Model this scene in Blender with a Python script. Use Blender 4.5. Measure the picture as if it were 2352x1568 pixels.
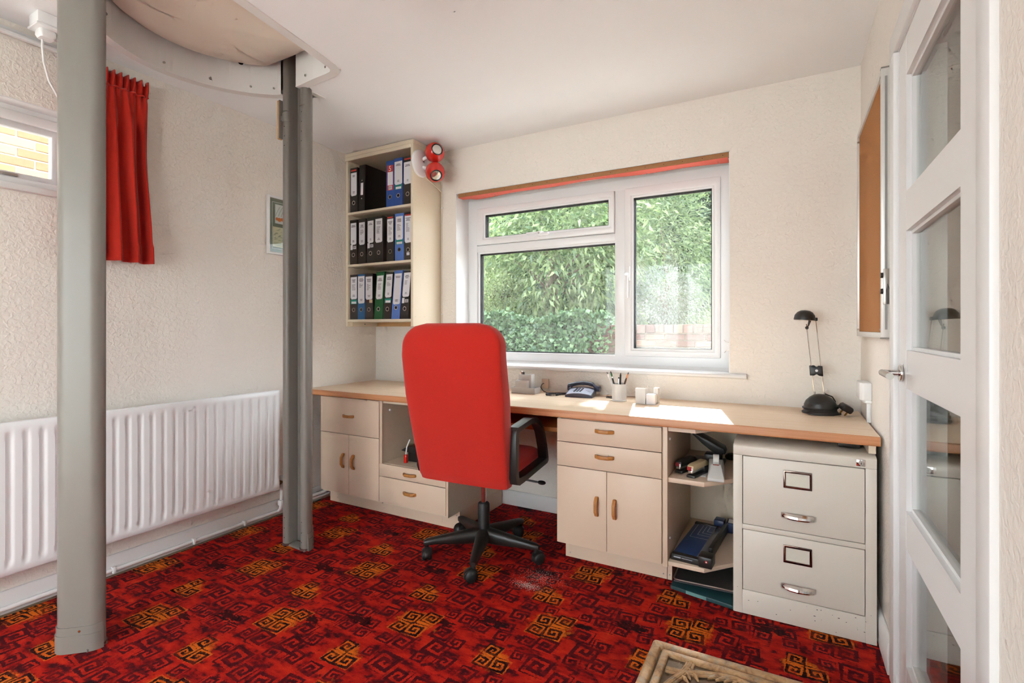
import bpy, bmesh, math, random
import numpy as np
from mathutils import Vector, Matrix
from mathutils.geometry import tessellate_polygon

for o in list(bpy.data.objects):
    bpy.data.objects.remove(o, do_unlink=True)
SC = bpy.context.scene
COL = SC.collection
PI = math.pi
RND = random.Random(7)

# ------------------------------------------------------------------ camera
cam = bpy.data.cameras.new('camera')
cam.sensor_width = 36.0
cam.lens = 1154.9 / 2352 * 36.0
cam.shift_y = -29.5 / 2352
cam.clip_start = 0.02
cam_o = bpy.data.objects.new('camera', cam)
cam_o.location = (0, 0, 1.15)
cam_o.rotation_euler = (PI / 2, 0, 0.50076)
COL.objects.link(cam_o)
SC.camera = cam_o

# ------------------------------------------------------------------ light
world = bpy.data.worlds.new('sky')
SC.world = world
world.use_nodes = True
wn = world.node_tree.nodes
wl = world.node_tree.links
bg = wn['Background']
bg.inputs['Color'].default_value = (0.92, 0.98, 1.06, 1)
bg.inputs['Strength'].default_value = 2.3

sun = bpy.data.lights.new('sun', 'SUN')
sun.energy = 6.0
sun.angle = math.radians(0.6)
sun.color = (1.0, 0.95, 0.86)
sun_o = bpy.data.objects.new('sun', sun)
el = math.radians(33)
sd = Vector((0.2215 * math.cos(el), -0.975 * math.cos(el), -math.sin(el)))
sun_o.rotation_euler = sd.to_track_quat('-Z', 'Y').to_euler()
sun_o.location = (-1, 12, 9)
COL.objects.link(sun_o)

vs = SC.view_settings
vs.view_transform = 'Standard'
try:
    vs.look = 'None'
except Exception:
    pass
vs.gamma = 1.0
vs.use_curve_mapping = False
vs.exposure = 1.95
SC.cycles.adaptive_threshold = 0.1
SC.cycles.adaptive_min_samples = 12
SC.cycles.max_bounces = 6
SC.cycles.diffuse_bounces = 3
SC.cycles.transparent_max_bounces = 24
SC.cycles.sample_clamp_indirect = 6.0
SC.cycles.caustics_reflective = False
SC.cycles.caustics_refractive = False

# ------------------------------------------------------------------ helpers
def lin(r, g, b):
    def f(c):
        c /= 255.0
        return c / 12.92 if c <= 0.04045 else ((c + 0.055) / 1.055) ** 2.4
    return (f(r), f(g), f(b), 1.0)

class NT:
    """tiny node-tree helper"""
    def __init__(s, tree):
        s.t = tree
    def n(s, typ, **kw):
        nd = s.t.nodes.new(typ)
        for k, v in kw.items():
            setattr(nd, k, v)
        return nd
    def put(s, sock, v):
        if hasattr(v, 'is_output'):
            s.t.links.new(v, sock)
        elif v is not None:
            sock.default_value = v
    def math(s, op, a, b=None, c=None, clamp=False):
        nd = s.n('ShaderNodeMath', operation=op, use_clamp=clamp)
        s.put(nd.inputs[0], a)
        if b is not None: s.put(nd.inputs[1], b)
        if c is not None: s.put(nd.inputs[2], c)
        return nd.outputs[0]
    def vmath(s, op, a, b=None):
        nd = s.n('ShaderNodeVectorMath', operation=op)
        s.put(nd.inputs[0], a)
        if b is not None: s.put(nd.inputs[1], b)
        return nd.outputs[0]
    def mix(s, fac, a, b, blend='MIX'):
        nd = s.n('ShaderNodeMix', data_type='RGBA', blend_type=blend)
        s.put(nd.inputs['Factor'], fac)
        s.put(nd.inputs[6], a)
        s.put(nd.inputs[7], b)
        return nd.outputs[2]
    def noise(s, vec, scale, detail=3, rough=0.55, dist=0.0):
        nd = s.n('ShaderNodeTexNoise')
        s.put(nd.inputs['Vector'], vec)
        nd.inputs['Scale'].default_value = scale
        nd.inputs['Detail'].default_value = detail
        nd.inputs['Roughness'].default_value = rough
        nd.inputs['Distortion'].default_value = dist
        return nd.outputs['Fac']
    def ramp(s, fac, stops, interp='LINEAR'):
        nd = s.n('ShaderNodeValToRGB')
        s.put(nd.inputs[0], fac)
        cr = nd.color_ramp
        cr.interpolation = interp
        while len(cr.elements) < len(stops):
            cr.elements.new(0.5)
        for e, (p, c) in zip(cr.elements, stops):
            e.position = p
            e.color = c if len(c) == 4 else (*c, 1)
        return nd.outputs[0]

MATS = {}
def mat(name, color, rough=0.5, metal=0.0, spec=0.5, bump=None, var=None, coat=0.0, sheen=0.0, stretch=None):
    """principled material; bump=(scale,strength[,detail]), var=(scale,amount)"""
    if name in MATS:
        return MATS[name]
    m = bpy.data.materials.new(name)
    m.use_nodes = True
    t = NT(m.node_tree)
    p = m.node_tree.nodes['Principled BSDF']
    p.inputs['Base Color'].default_value = color
    p.inputs['Roughness'].default_value = rough
    p.inputs['Metallic'].default_value = metal
    p.inputs['Specular IOR Level'].default_value = spec
    if coat: p.inputs['Coat Weight'].default_value = coat
    if sheen: p.inputs['Sheen Weight'].default_value = sheen
    vec = None
    if bump or var:
        tc = t.n('ShaderNodeTexCoord')
        vec = tc.outputs['Object']
        if stretch:
            vec = t.vmath('MULTIPLY', vec, stretch)
    if var:
        f = t.noise(vec, var[0], 4)
        k = t.math('MULTIPLY_ADD', f, 2 * var[1], 1 - var[1])
        col = t.n('ShaderNodeVectorMath', operation='SCALE')
        col.inputs[0].default_value = color[:3]
        t.put(col.inputs['Scale'], k)
        t.put(p.inputs['Base Color'], col.outputs[0])
    if bump:
        f = t.noise(vec, bump[0], bump[2] if len(bump) > 2 else 2)
        b = t.n('ShaderNodeBump')
        b.inputs['Strength'].default_value = bump[1]
        b.inputs['Distance'].default_value = 0.004
        t.put(b.inputs['Height'], f)
        t.put(p.inputs['Normal'], b.outputs[0])
    MATS[name] = m
    return m

class MB:
    """collects shapes, links them as one mesh object"""
    def __init__(s):
        s.v = []; s.f = []
    def add(s, vs, fs):
        o = len(s.v)
        s.v += [tuple(x) for x in vs]
        s.f += [tuple(i + o for i in q) for q in fs]
        return s
    def box(s, x0, y0, z0, x1, y1, z1):
        return s.add([(x0,y0,z0),(x1,y0,z0),(x1,y1,z0),(x0,y1,z0),(x0,y0,z1),(x1,y0,z1),(x1,y1,z1),(x0,y1,z1)],
                     [(0,3,2,1),(4,5,6,7),(0,1,5,4),(1,2,6,5),(2,3,7,6),(3,0,4,7)])
    def prism(s, poly, axis, lo, hi):
        n = len(poly)
        def P(a, b, c):
            return {'X': (c, a, b), 'Y': (a, c, b), 'Z': (a, b, c)}[axis]
        return s.add([P(a, b, lo) for a, b in poly] + [P(a, b, hi) for a, b in poly],
                     [tuple(range(n))[::-1], tuple(range(n, 2 * n))] + [(i, (i + 1) % n, n + (i + 1) % n, n + i) for i in range(n)])
    def ring(s, outer, inner, axis, lo, hi):
        n = len(outer)
        def P(a, b, c):
            return {'X': (c, a, b), 'Y': (a, c, b), 'Z': (a, b, c)}[axis]
        V = [P(a, b, c) for c in (lo, hi) for L in (outer, inner) for a, b in L]
        F = []
        for i in range(n):
            j = (i + 1) % n
            F += [(i, j, n + j, n + i), (2*n+i, 3*n+i, 3*n+j, 2*n+j), (i, 2*n+i, 2*n+j, j), (n+i, n+j, 3*n+j, 3*n+i)]
        return s.add(V, F)
    def rring(s, ro, ri, axis, lo, hi):
        """rectangular ring; ro, ri = (a0,b0,a1,b1)"""
        q = lambda r: [(r[0],r[1]),(r[2],r[1]),(r[2],r[3]),(r[0],r[3])]
        return s.ring(q(ro), q(ri), axis, lo, hi)
    def cyl(s, p0, p1, r0, r1=None, n=16):
        r1 = r0 if r1 is None else r1
        p0 = Vector(p0); p1 = Vector(p1)
        d = (p1 - p0).normalized()
        a = d.orthogonal().normalized(); b = d.cross(a)
        V = []
        for p, r in ((p0, r0), (p1, r1)):
            for i in range(n):
                t = 2 * PI * i / n
                V.append(p + a * (r * math.cos(t)) + b * (r * math.sin(t)))
        return s.add(V, [tuple(range(n))[::-1], tuple(range(n, 2*n))] + [(i, (i+1) % n, n + (i+1) % n, n + i) for i in range(n)])
    def tube(s, pts, r, n=8, closed=False):
        pts = [Vector(p) for p in pts]
        m = len(pts)
        V = []; a = None
        for i in range(m):
            if closed:
                d = (pts[(i+1) % m] - pts[i-1]).normalized()
            else:
                d = (pts[min(i+1, m-1)] - pts[max(i-1, 0)]).normalized()
            if a is None:
                a = d.orthogonal().normalized()
            else:
                a = (a - d * a.dot(d)).normalized()
            b = d.cross(a)
            rr = r[i] if isinstance(r, (list, tuple)) else r
            for k in range(n):
                t = 2 * PI * k / n
                V.append(pts[i] + a * (rr * math.cos(t)) + b * (rr * math.sin(t)))
        F = []
        for i in range(m if closed else m - 1):
            j = (i + 1) % m
            F += [(i*n+k, i*n+(k+1) % n, j*n+(k+1) % n, j*n+k) for k in range(n)]
        if not closed:
            F += [tuple(range(n))[::-1], tuple(range((m-1)*n, m*n))]
        return s.add(V, F)
    def lathe(s, prof, c=(0,0,0), axis=(0,0,1), n=28):
        """prof = [(r, h)...] along axis from c"""
        c = Vector(c); d = Vector(axis).normalized()
        a = d.orthogonal().normalized(); b = d.cross(a)
        V = []; F = []; rows = []
        for r, h in prof:
            if r < 1e-6:
                rows.append([len(V)]); V.append(c + d * h)
            else:
                row = []
                for k in range(n):
                    t = 2 * PI * k / n
                    row.append(len(V)); V.append(c + d * h + a * (r * math.cos(t)) + b * (r * math.sin(t)))
                rows.append(row)
        for A, B in zip(rows, rows[1:]):
            for k in range(n):
                k2 = (k + 1) % n
                if len(A) == 1 and len(B) == 1: continue
                if len(A) == 1: F.append((A[0], B[k2], B[k]))
                elif len(B) == 1: F.append((A[k], A[k2], B[0]))
                else: F.append((A[k], A[k2], B[k2], B[k]))
        if prof[0] != prof[-1]:
            if len(rows[0]) > 1: F.append(tuple(rows[0])[::-1])
            if len(rows[-1]) > 1: F.append(tuple(rows[-1]))
        return s.add(V, F)
    def sphere(s, c, r, n=24):
        m = n // 2
        return s.lathe([(r * math.sin(PI * i / m), -r * math.cos(PI * i / m)) for i in range(m + 1)], c, (0, 0, 1), n)
    def loft(s, rows, cap=True, closed=True):
        n = len(rows[0]); V = [p for r in rows for p in r]; F = []
        for i in range(len(rows) - 1):
            for k in range(n if closed else n - 1):
                k2 = (k + 1) % n
                F.append((i*n+k, i*n+k2, (i+1)*n+k2, (i+1)*n+k))
        if cap and closed:
            F += [tuple(range(n))[::-1], tuple(range((len(rows)-1)*n, len(rows)*n))]
        return s.add(V, F)
    def xform(s, M):
        s.v = [tuple(M @ Vector(p)) for p in s.v]
        return s
    def build(s, name, material, parent=None, bevel=0.0, smooth=False, seg=2, local=False, ang=35):
        me = bpy.data.meshes.new(name)
        off = Vector((0, 0, 0))
        if parent is not None and not local:
            q = parent
            while q is not None:
                off += q.location
                q = q.parent
        me.from_pydata([Vector(p) - off for p in s.v], [], s.f)
        bm = bmesh.new(); bm.from_mesh(me)
        bmesh.ops.recalc_face_normals(bm, faces=bm.faces)
        if bevel:
            ed = [e for e in bm.edges if len(e.link_faces) == 2 and e.calc_face_angle(0) > math.radians(30)]
            if ed:
                bmesh.ops.bevel(bm, geom=ed, offset=bevel, segments=seg, profile=0.5, affect='EDGES', clamp_overlap=True)
        bm.to_mesh(me); bm.free()
        if smooth or bevel:
            me.shade_smooth()
            me.set_sharp_from_angle(angle=math.radians(ang))
        me.materials.append(material)
        o = bpy.data.objects.new(name, me)
        COL.objects.link(o)
        if parent is not None:
            o.parent = parent
        return o

def tag(o, label=None, cat=None, group=None, kind=None):
    if label: o['label'] = label
    if cat: o['category'] = cat
    if group: o['group'] = group
    if kind: o['kind'] = kind
    return o

def thing(name, label, cat, loc=(0, 0, 0), group=None, kind=None):
    o = bpy.data.objects.new(name, None)
    o.empty_display_size = 0.05
    o.location = loc
    COL.objects.link(o)
    return tag(o, label, cat, group, kind)

def B(name, material, parent, *boxes, bevel=0.0, seg=2, smooth=False):
    m = MB()
    for b in boxes: m.box(*b)
    return m.build(name, material, parent, bevel=bevel, seg=seg, smooth=smooth)

def arc(cx, cy, r, a0, a1, n):
    return [(cx + r * math.cos(a0 + (a1 - a0) * i / n), cy + r * math.sin(a0 + (a1 - a0) * i / n)) for i in range(n + 1)]

def rrect(x0, y0, x1, y1, r, n=4):
    return (arc(x1-r, y1-r, r, 0, PI/2, n) + arc(x0+r, y1-r, r, PI/2, PI, n) +
            arc(x0+r, y0+r, r, PI, 1.5*PI, n) + arc(x1-r, y0+r, r, 1.5*PI, 2*PI, n))

def text_mesh(body, name, material, parent, size, M, extrude=0.0002):
    cu = bpy.data.curves.new(name, 'FONT')
    cu.body = body; cu.size = size; cu.extrude = extrude
    cu.align_x = 'CENTER'; cu.align_y = 'CENTER'
    cu.resolution_u = 3
    tmp = bpy.data.objects.new(name + '_tmp', cu)
    COL.objects.link(tmp)
    bpy.context.view_layer.update()
    me = bpy.data.meshes.new_from_object(tmp.evaluated_get(bpy.context.evaluated_depsgraph_get()))
    bpy.data.objects.remove(tmp, do_unlink=True)
    me.transform(M)
    off = Vector((0,0,0)); q = parent
    while q is not None:
        off += q.location; q = q.parent
    me.transform(Matrix.Translation(-off))
    me.materials.clear(); me.materials.append(material)
    me.name = name
    o = bpy.data.objects.new(name, me)
    COL.objects.link(o); o.parent = parent
    return o

# ------------------------------------------------------------------ room dimensions
XL, XR, YB, YR, H = -2.775, 0.307, 2.89, -1.8, 2.4

# ------------------------------------------------------------------ materials
def wall_material(name, color, k=1.0):
    m = bpy.data.materials.new(name); m.use_nodes = True
    t = NT(m.node_tree); p = m.node_tree.nodes['Principled BSDF']
    vec = t.n('ShaderNodeTexCoord').outputs['Object']
    hgt = t.math('POWER', t.noise(vec, 62, 1.6, 0.6, 0.5), 1.6)
    b = t.n('ShaderNodeBump'); b.inputs['Strength'].default_value = 0.6 * k; b.inputs['Distance'].default_value = 0.006
    t.put(b.inputs['Height'], hgt); t.put(p.inputs['Normal'], b.outputs[0])
    p.inputs['Base Color'].default_value = color
    p.inputs['Roughness'].default_value = 0.75
    p.inputs['Specular IOR Level'].default_value = 0.25
    return m

M_WALL = wall_material('cream_roughcast_paint', lin(243, 235, 226))
M_PLAIN = mat('plain_cream_paint', lin(243, 235, 226), .8, spec=.2)
M_CEIL = mat('ceiling_paint', lin(253, 253, 254), 0.8, spec=0.2, bump=(60, 0.03))
M_WHITE = mat('white_gloss_paint', lin(240, 238, 237), 0.35, bump=(30, 0.02))
M_UPVC = mat('white_upvc', lin(244, 243, 243), 0.28)
M_RAD = mat('radiator_enamel', lin(250, 250, 251), 0.3)
M_CREAM = mat('cream_melamine', lin(222, 196, 172), 0.42, var=(3, 0.03), bump=(300, 0.02))
M_CREAMIN = mat('cream_chipboard_facing', lin(226, 208, 184), 0.55, var=(40, 0.04))
M_SHELF = mat('shelf_cream_paint', lin(238, 222, 197), 0.5, var=(4, 0.03))
M_PINE = mat('unpainted_softwood', lin(222, 176, 122), 0.6, var=(12, 0.12), stretch=(1, 1, 6))
M_BROWNWOOD = mat('bare_batten_wood', lin(170, 120, 76), 0.65, var=(25, 0.15))
M_POST = mat('lift_post_grey_powdercoat', lin(134, 129, 122), 0.34, bump=(900, 0.03))
M_POSTD = mat('lift_post_inner_grey', lin(136, 131, 125), 0.42)
M_LIFT = mat('lift_car_beige', lin(240, 226, 210), 0.5)
M_LINE = mat('lift_lining_white', lin(238, 234, 231), 0.5)
M_BLACK = mat('black_plastic', lin(34, 32, 31), 0.38)
M_BLACKR = mat('black_rubber', lin(24, 23, 23), 0.55)
M_DARK = mat('dark_void', lin(18, 16, 15), 0.8)
M_CHROME = mat('polished_chrome', lin(215, 212, 208), 0.12, metal=1.0)
M_STEEL = mat('brushed_steel', lin(190, 186, 180), 0.3, metal=1.0)
M_BRASS = mat('brass', lin(196, 160, 96), 0.3, metal=1.0)
M_FILE = mat('filing_cabinet_paint', lin(228, 218, 205), 0.4, bump=(700, 0.03), var=(2, 0.02))
M_REDFAB = mat('red_chair_fabric', lin(194, 36, 25), 0.85, spec=0.2, bump=(900, 0.25), var=(350, 0.12), sheen=0.25)
M_CURT = mat('red_curtain_fabric', lin(184, 40, 27), 0.85, spec=0.15, bump=(900, 0.2), var=(120, 0.12), stretch=(1, 1, .25), sheen=0.2)
M_REDGLOSS = mat('red_enamel', lin(214, 40, 28), 0.12, coat=0.5)
M_PAPER = mat('white_paper', lin(236, 233, 236), 0.7)
M_INK = mat('printed_ink', lin(70, 66, 66), 0.8)
M_HANDLE = mat('handle_wood', lin(184, 122, 62), 0.45, var=(30, 0.18), stretch=(1, 1, 3))
M_MIRROR = mat('reflector_glass', lin(225, 222, 215), 0.15, metal=0.85)

def bench_material():
    m = bpy.data.materials.new('beech_laminate'); m.use_nodes = True
    t = NT(m.node_tree); p = m.node_tree.nodes['Principled BSDF']
    vec = t.vmath('MULTIPLY', t.n('ShaderNodeTexCoord').outputs['Object'], (1.2, 22, 22))
    f = t.noise(vec, 2.2, 5, 0.6, 0.3)
    t.put(p.inputs['Base Color'], t.ramp(f, [(0.3, lin(234, 200, 166)), (0.55, lin(242, 214, 184)), (0.8, lin(246, 223, 198))]))
    p.inputs['Roughness'].default_value = 0.38
    return m
M_BENCH = bench_material()
def edge_material():
    m = bpy.data.materials.new('beech_edge'); m.use_nodes = True
    t = NT(m.node_tree); p = m.node_tree.nodes['Principled BSDF']
    vec = t.vmath('MULTIPLY', t.n('ShaderNodeTexCoord').outputs['Object'], (1.5, 30, 60))
    f = t.noise(vec, 2.0, 5, 0.6, 0.3)
    t.put(p.inputs['Base Color'], t.ramp(f, [(0.3, lin(190, 122, 76)), (0.6, lin(208, 144, 98))]))
    p.inputs['Roughness'].default_value = 0.4
    return m
M_EDGE = edge_material()

def glass_material(name, tint=(1, 1, 1, 1), dust_haze=0.0, ior=1.5):
    m = bpy.data.materials.new(name); m.use_nodes = True
    nt = m.node_tree; t = NT(nt)
    for n in list(nt.nodes):
        if n.type != 'OUTPUT_MATERIAL': nt.nodes.remove(n)
    out = [n for n in nt.nodes if n.type == 'OUTPUT_MATERIAL'][0]
    tr = t.n('ShaderNodeBsdfTransparent'); tr.inputs[0].default_value = tint
    gl = t.n('ShaderNodeBsdfGlossy'); gl.inputs['Roughness'].default_value = 0.0
    ge = t.n('ShaderNodeNewGeometry')
    dt = t.n('ShaderNodeVectorMath', operation='DOT_PRODUCT')
    t.put(dt.inputs[0], ge.outputs['Incoming']); t.put(dt.inputs[1], ge.outputs['Normal'])
    # Schlick reflectance, the same for either face of the pane
    sch = t.math('MULTIPLY_ADD', t.math('POWER', t.math('SUBTRACT', 1.0, t.math('ABSOLUTE', dt.outputs['Value'])), 5.0), 0.98, 0.02)
    mx = t.n('ShaderNodeMixShader')
    t.put(mx.inputs[0], sch); t.put(mx.inputs[1], tr.outputs[0]); t.put(mx.inputs[2], gl.outputs[0])
    res = mx.outputs[0]
    if dust_haze:
        tl = t.n('ShaderNodeBsdfTranslucent'); tl.inputs[0].default_value = (0.9, 0.9, 0.88, 1)  # milky layer mixes painted haze into the dusty panes
        m2 = t.n('ShaderNodeMixShader')
        vec = t.n('ShaderNodeTexCoord').outputs['Object']
        d = t.math('MULTIPLY_ADD', t.noise(vec, 2.5, 3, 0.6), dust_haze * .8, dust_haze * .6)
        t.put(m2.inputs[0], d); t.put(m2.inputs[1], res); t.put(m2.inputs[2], tl.outputs[0])
        res = m2.outputs[0]
    t.put(out.inputs[0], res)
    return m
M_GLASS = glass_material('dusty_hazed_window_glass', (0.97, 0.985, 0.98, 1), 0.024)
M_DOORGLASS = glass_material('door_glass', (0.93, 0.95, 0.93, 1))

def carpet_material():
    g = bpy.data.node_groups.new('square_spiral', 'ShaderNodeTree')
    for nm, ty in (('Vector', 'NodeSocketVector'), ('Center', 'NodeSocketVector'), ('Scale', 'NodeSocketVector'), ('Turns', 'NodeSocketFloat')):
        g.interface.new_socket(nm, in_out='INPUT', socket_type=ty)
    for nm in ('Line', 'Mask'):
        g.interface.new_socket(nm, in_out='OUTPUT', socket_type='NodeSocketFloat')
    t = NT(g)
    gi = t.n('NodeGroupInput'); go = t.n('NodeGroupOutput')
    q = t.vmath('MULTIPLY', t.vmath('SUBTRACT', gi.outputs[0], gi.outputs[1]), gi.outputs[2])
    sp = t.n('ShaderNodeSeparateXYZ'); t.put(sp.inputs[0], q)
    r = t.math('MAXIMUM', t.math('ABSOLUTE', sp.outputs[0]), t.math('ABSOLUTE', sp.outputs[1]))
    a = t.math('MULTIPLY', t.math('ARCTAN2', sp.outputs[1], sp.outputs[0]), 1 / (2 * PI))
    fr = t.math('FRACT', t.math('ADD', t.math('MULTIPLY_ADD', r, gi.outputs[3], 8.0), a))
    mask = t.math('LESS_THAN', r, 1.0)
    t.put(go.inputs[0], t.math('MULTIPLY', t.math('GREATER_THAN', fr, 0.43), mask))
    t.put(go.inputs[1], mask)

    m = bpy.data.materials.new('patterned_red_carpet'); m.use_nodes = True
    t = NT(m.node_tree); p = m.node_tree.nodes['Principled BSDF']
    raw = t.n('ShaderNodeTexCoord').outputs['Object']
    nz = t.n('ShaderNodeTexNoise'); nz.inputs['Scale'].default_value = 190; nz.inputs['Detail'].default_value = 1
    t.put(nz.inputs['Vector'], raw)
    wob = t.vmath('MULTIPLY', t.vmath('SUBTRACT', nz.outputs['Color'], (0.5, 0.5, 0.5)), (0.011, 0.011, 0))
    vec = t.vmath('ADD', raw, wob)
    sp = t.n('ShaderNodeSeparateXYZ'); t.put(sp.inputs[0], vec)
    TX, TY = 0.475, 0.467
    px = t.math('MULTIPLY', t.math('ADD', sp.outputs[0], 1.47), 1 / TX)
    ix = t.math('FLOOR', px)
    fx = t.math('MULTIPLY', t.math('SUBTRACT', px, ix), TX)
    fy = t.math('MULTIPLY', t.math('FRACT', t.math('MULTIPLY', t.math('SUBTRACT', t.math('SUBTRACT', sp.outputs[1], 1.365), t.math('MULTIPLY', ix, 0.2335)), 1 / TY)), TY)
    cb = t.n('ShaderNodeCombineXYZ'); t.put(cb.inputs[0], fx); t.put(cb.inputs[1], fy)
    tile = cb.outputs[0]
    def spiral(x, y, s, fxs, fys, turns):
        n = t.n('ShaderNodeGroup'); n.node_tree = g
        t.put(n.inputs[0], tile)
        n.inputs[1].default_value = (x, y, 0); n.inputs[2].default_value = (fxs / s, fys / s, 1); n.inputs[3].default_value = turns
        return n.outputs[0], n.outputs[1]
    def union(L):
        lo = ma = None
        for a in L:
            l, k = spiral(*a)
            lo = l if lo is None else t.math('MAXIMUM', lo, l)
            ma = k if ma is None else t.math('MAXIMUM', ma, k)
        return lo, ma
    OR = [(.156,.206,.037,1,1,1.9),(.234,.234,.037,-1,1,1.9),(.151,.135,.036,1,-1,1.9),(.219,.142,.040,-1,-1,1.9),
          (.073,.413,.032,-1,1,1.7),(.066,.347,.030,1,-1,1.7),(.130,.354,.036,-1,-1,1.8)]
    RD = [(.149,.277,.030,1,1,1.6),(.324,.178,.042,1,-1,1.7),(.251,.412,.052,-1,1,1.8),(.362,.292,.036,1,1,1.7),(.440,.274,.034,-1,1,1.7),
          (.432,.373,.042,1,1,1.7),(.046,.097,.032,-1,-1,1.6),(.058,.031,.030,1,1,1.6),(.406,.152,.034,-1,-1,1.7),(.360,.098,.050,1,-1,1.8),
          (.340,.022,.030,1,1,1.5),(.228,.060,.044,-1,1,1.8),(.290,.298,.028,-1,-1,1.6),(.341,.382,.040,1,-1,1.7),(.05,.185,.038,1,1,1.7),
          (.055,.265,.034,-1,1,1.6),(.155,.055,.030,1,-1,1.6),(.430,.045,.036,-1,1,1.7),(.165,.430,.026,1,1,1.5)]
    ol, om = union(OR)
    rl, rm = union(RD)
    # woven ground: streaky reds
    st = t.vmath('MULTIPLY', vec, (1.0, 2.2, 1))
    n1 = t.noise(st, 9, 3.5, 0.66)
    n2 = t.noise(vec, 28, 2, 0.6)
    base = t.ramp(n1, [(0.33, lin(96, 8, 16)), (0.45, lin(168, 20, 16)), (0.58, lin(204, 34, 20)), (0.72, lin(218, 58, 26))])
    c = base
    c = t.mix(t.math('MULTIPLY', rm, t.math('MULTIPLY_ADD', n2, 0.9, -0.1, clamp=True)), c, lin(206, 40, 22))
    rlv = t.math('MULTIPLY', rl, t.math('MULTIPLY_ADD', n1, 2.6, -0.35, clamp=True), clamp=True)
    c = t.mix(rlv, c, lin(82, 8, 20))
    # dark patches of the design
    dk = t.math('MULTIPLY', t.math('MULTIPLY_ADD', t.math('ADD', t.math('MULTIPLY', n1, -.6), n2), 7.0, -1.55, clamp=True), 0.85)
    c = t.mix(dk, c, lin(52, 6, 18))
    def blob(x, y, rx, ry):
        d = t.n('ShaderNodeVectorMath', operation='LENGTH')
        t.put(d.inputs[0], t.vmath('MULTIPLY', t.vmath('SUBTRACT', tile, (x, y, 0)), (1 / rx, 1 / ry, 0)))
        return t.math('SUBTRACT', 1.0, d.outputs['Value'])
    bk = t.math('MAXIMUM', blob(.445, .325, .07, .04), t.math('MAXIMUM', blob(.012, .090, .06, .04), blob(.300, .235, .06, .03)))
    bk = t.math('MULTIPLY', t.math('GREATER_THAN', t.math('ADD', t.math('MULTIPLY', bk, 0.45), t.noise(st, 34, 2, 0.7)), 0.69), 0.92)
    c = t.mix(bk, c, lin(26, 5, 12))
    # orange flames round the bright clusters
    gl = t.math('MAXIMUM', blob(.192, .180, .115, .105), blob(.092, .372, .085, .075))
    fl = t.math('MULTIPLY', t.math('MULTIPLY_ADD', t.math('ADD', t.math('MULTIPLY', gl, 0.9), t.math('MULTIPLY', t.noise(vec, 38, 2, 0.7), 1.0)), 3.2, -2.3, clamp=True), 0.95)
    c = t.mix(t.math('MULTIPLY', fl, t.math('GREATER_THAN', gl, 0.0)), c, lin(236, 116, 24))
    c = t.mix(t.math('MULTIPLY', om, t.math('MULTIPLY_ADD', n2, 4.0, -1.35, clamp=True)), c, lin(230, 106, 24))
    c = t.mix(t.math('MULTIPLY', ol, t.math('MULTIPLY_ADD', n2, 1.4, 0.25, clamp=True)), c, lin(36, 6, 12))
    # tuft speckle
    tf = t.noise(raw, 380, 1, 0.7)
    c = t.mix(0.5, c, t.ramp(tf, [(0.25, (0.25, 0.25, 0.25)), (0.55, (1, 1, 1)), (0.8, (1.15, 1.1, 1.05))]), 'MULTIPLY')
    # worn patch where the pale backing shows
    def wblob(x, y, rx, ry):
        d = t.n('ShaderNodeVectorMath', operation='LENGTH')
        t.put(d.inputs[0], t.vmath('MULTIPLY', t.vmath('SUBTRACT', raw, (x, y, 0)), (1 / rx, 1 / ry, 0)))
        return t.math('SUBTRACT', 1.0, d.outputs['Value'])
    wb = t.math('MAXIMUM', wblob(-1.02, 2.01, .12, .055), t.math('MULTIPLY', wblob(-1.0, 2.10, .15, .13), 0.6))
    wf = t.noise(t.vmath('MULTIPLY', raw, (1, 1.6, 1)), 150, 2, 0.6)
    wm = t.math('MULTIPLY', t.math('GREATER_THAN', t.math('ADD', wf, t.math('MULTIPLY', wb, 0.24)), 0.70), t.math('GREATER_THAN', wb, 0.0))
    c = t.mix(wm, c, lin(205, 190, 182))
    t.put(p.inputs['Base Color'], c)
    p.inputs['Roughness'].default_value = 0.9
    p.inputs['Specular IOR Level'].default_value = 0.15
    b = t.n('ShaderNodeBump'); b.inputs['Strength'].default_value = 0.5; b.inputs['Distance'].default_value = 0.004
    t.put(b.inputs['Height'], tf); t.put(p.inputs['Normal'], b.outputs[0])
    return m
M_CARPET = carpet_material()

# ================================================================== STRUCTURE
def S(o, label=None):
    o['kind'] = 'structure'
    if label: o['label'] = label
    return o

S(B('floor', M_CARPET, None, (XL, YR, -0.12, XR, YB, 0.0)), 'red patterned carpet with orange and black square spirals')
# aperture outline in the ceiling (mirrored about Y=1.33)
APER = [(-1.822,1.02),(-1.838,1.12),(-1.852,1.22),(-1.866,1.32),(-1.880,1.42),(-1.895,1.53),(-1.909,1.62),(-1.919,1.68),(-1.928,1.703),(-1.947,1.716),(-1.975,1.720),(-2.08,1.726),(-2.20,1.738),(-2.222,1.738),(-2.222,1.875)]
left_ = [(-2.364,1.875),(-2.364,1.757),(-2.385,1.752),(-2.412,1.735),(-2.451,1.703),(-2.49,1.669),(-2.524,1.630),(-2.553,1.590),(-2.577,1.547),(-2.598,1.503),(-2.615,1.459),(-2.627,1.412),(-2.634,1.36)]
APER += left_ + [(-2.635, 1.33)] + [(x, 2.66 - y) for x, y in left_[::-1]]
APER += [(-2.222, .785), (-2.222, .922), (-2.20, .922), (-2.08, .934), (-1.90, .940), (-1.865, .945), (-1.835, .962), (-1.820, .985)]
def offset(poly, d):
    n = len(poly); out = []
    for i in range(n):
        a = Vector(poly[i-1]); b = Vector(poly[i]); c = Vector(poly[(i+1) % n])
        t1 = (b - a).normalized(); t2 = (c - b).normalized()
        nn = Vector((t1.y + t2.y, -(t1.x + t2.x))).normalized()
        out.append((b.x + nn.x * d, b.y + nn.y * d))
    return out
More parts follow.
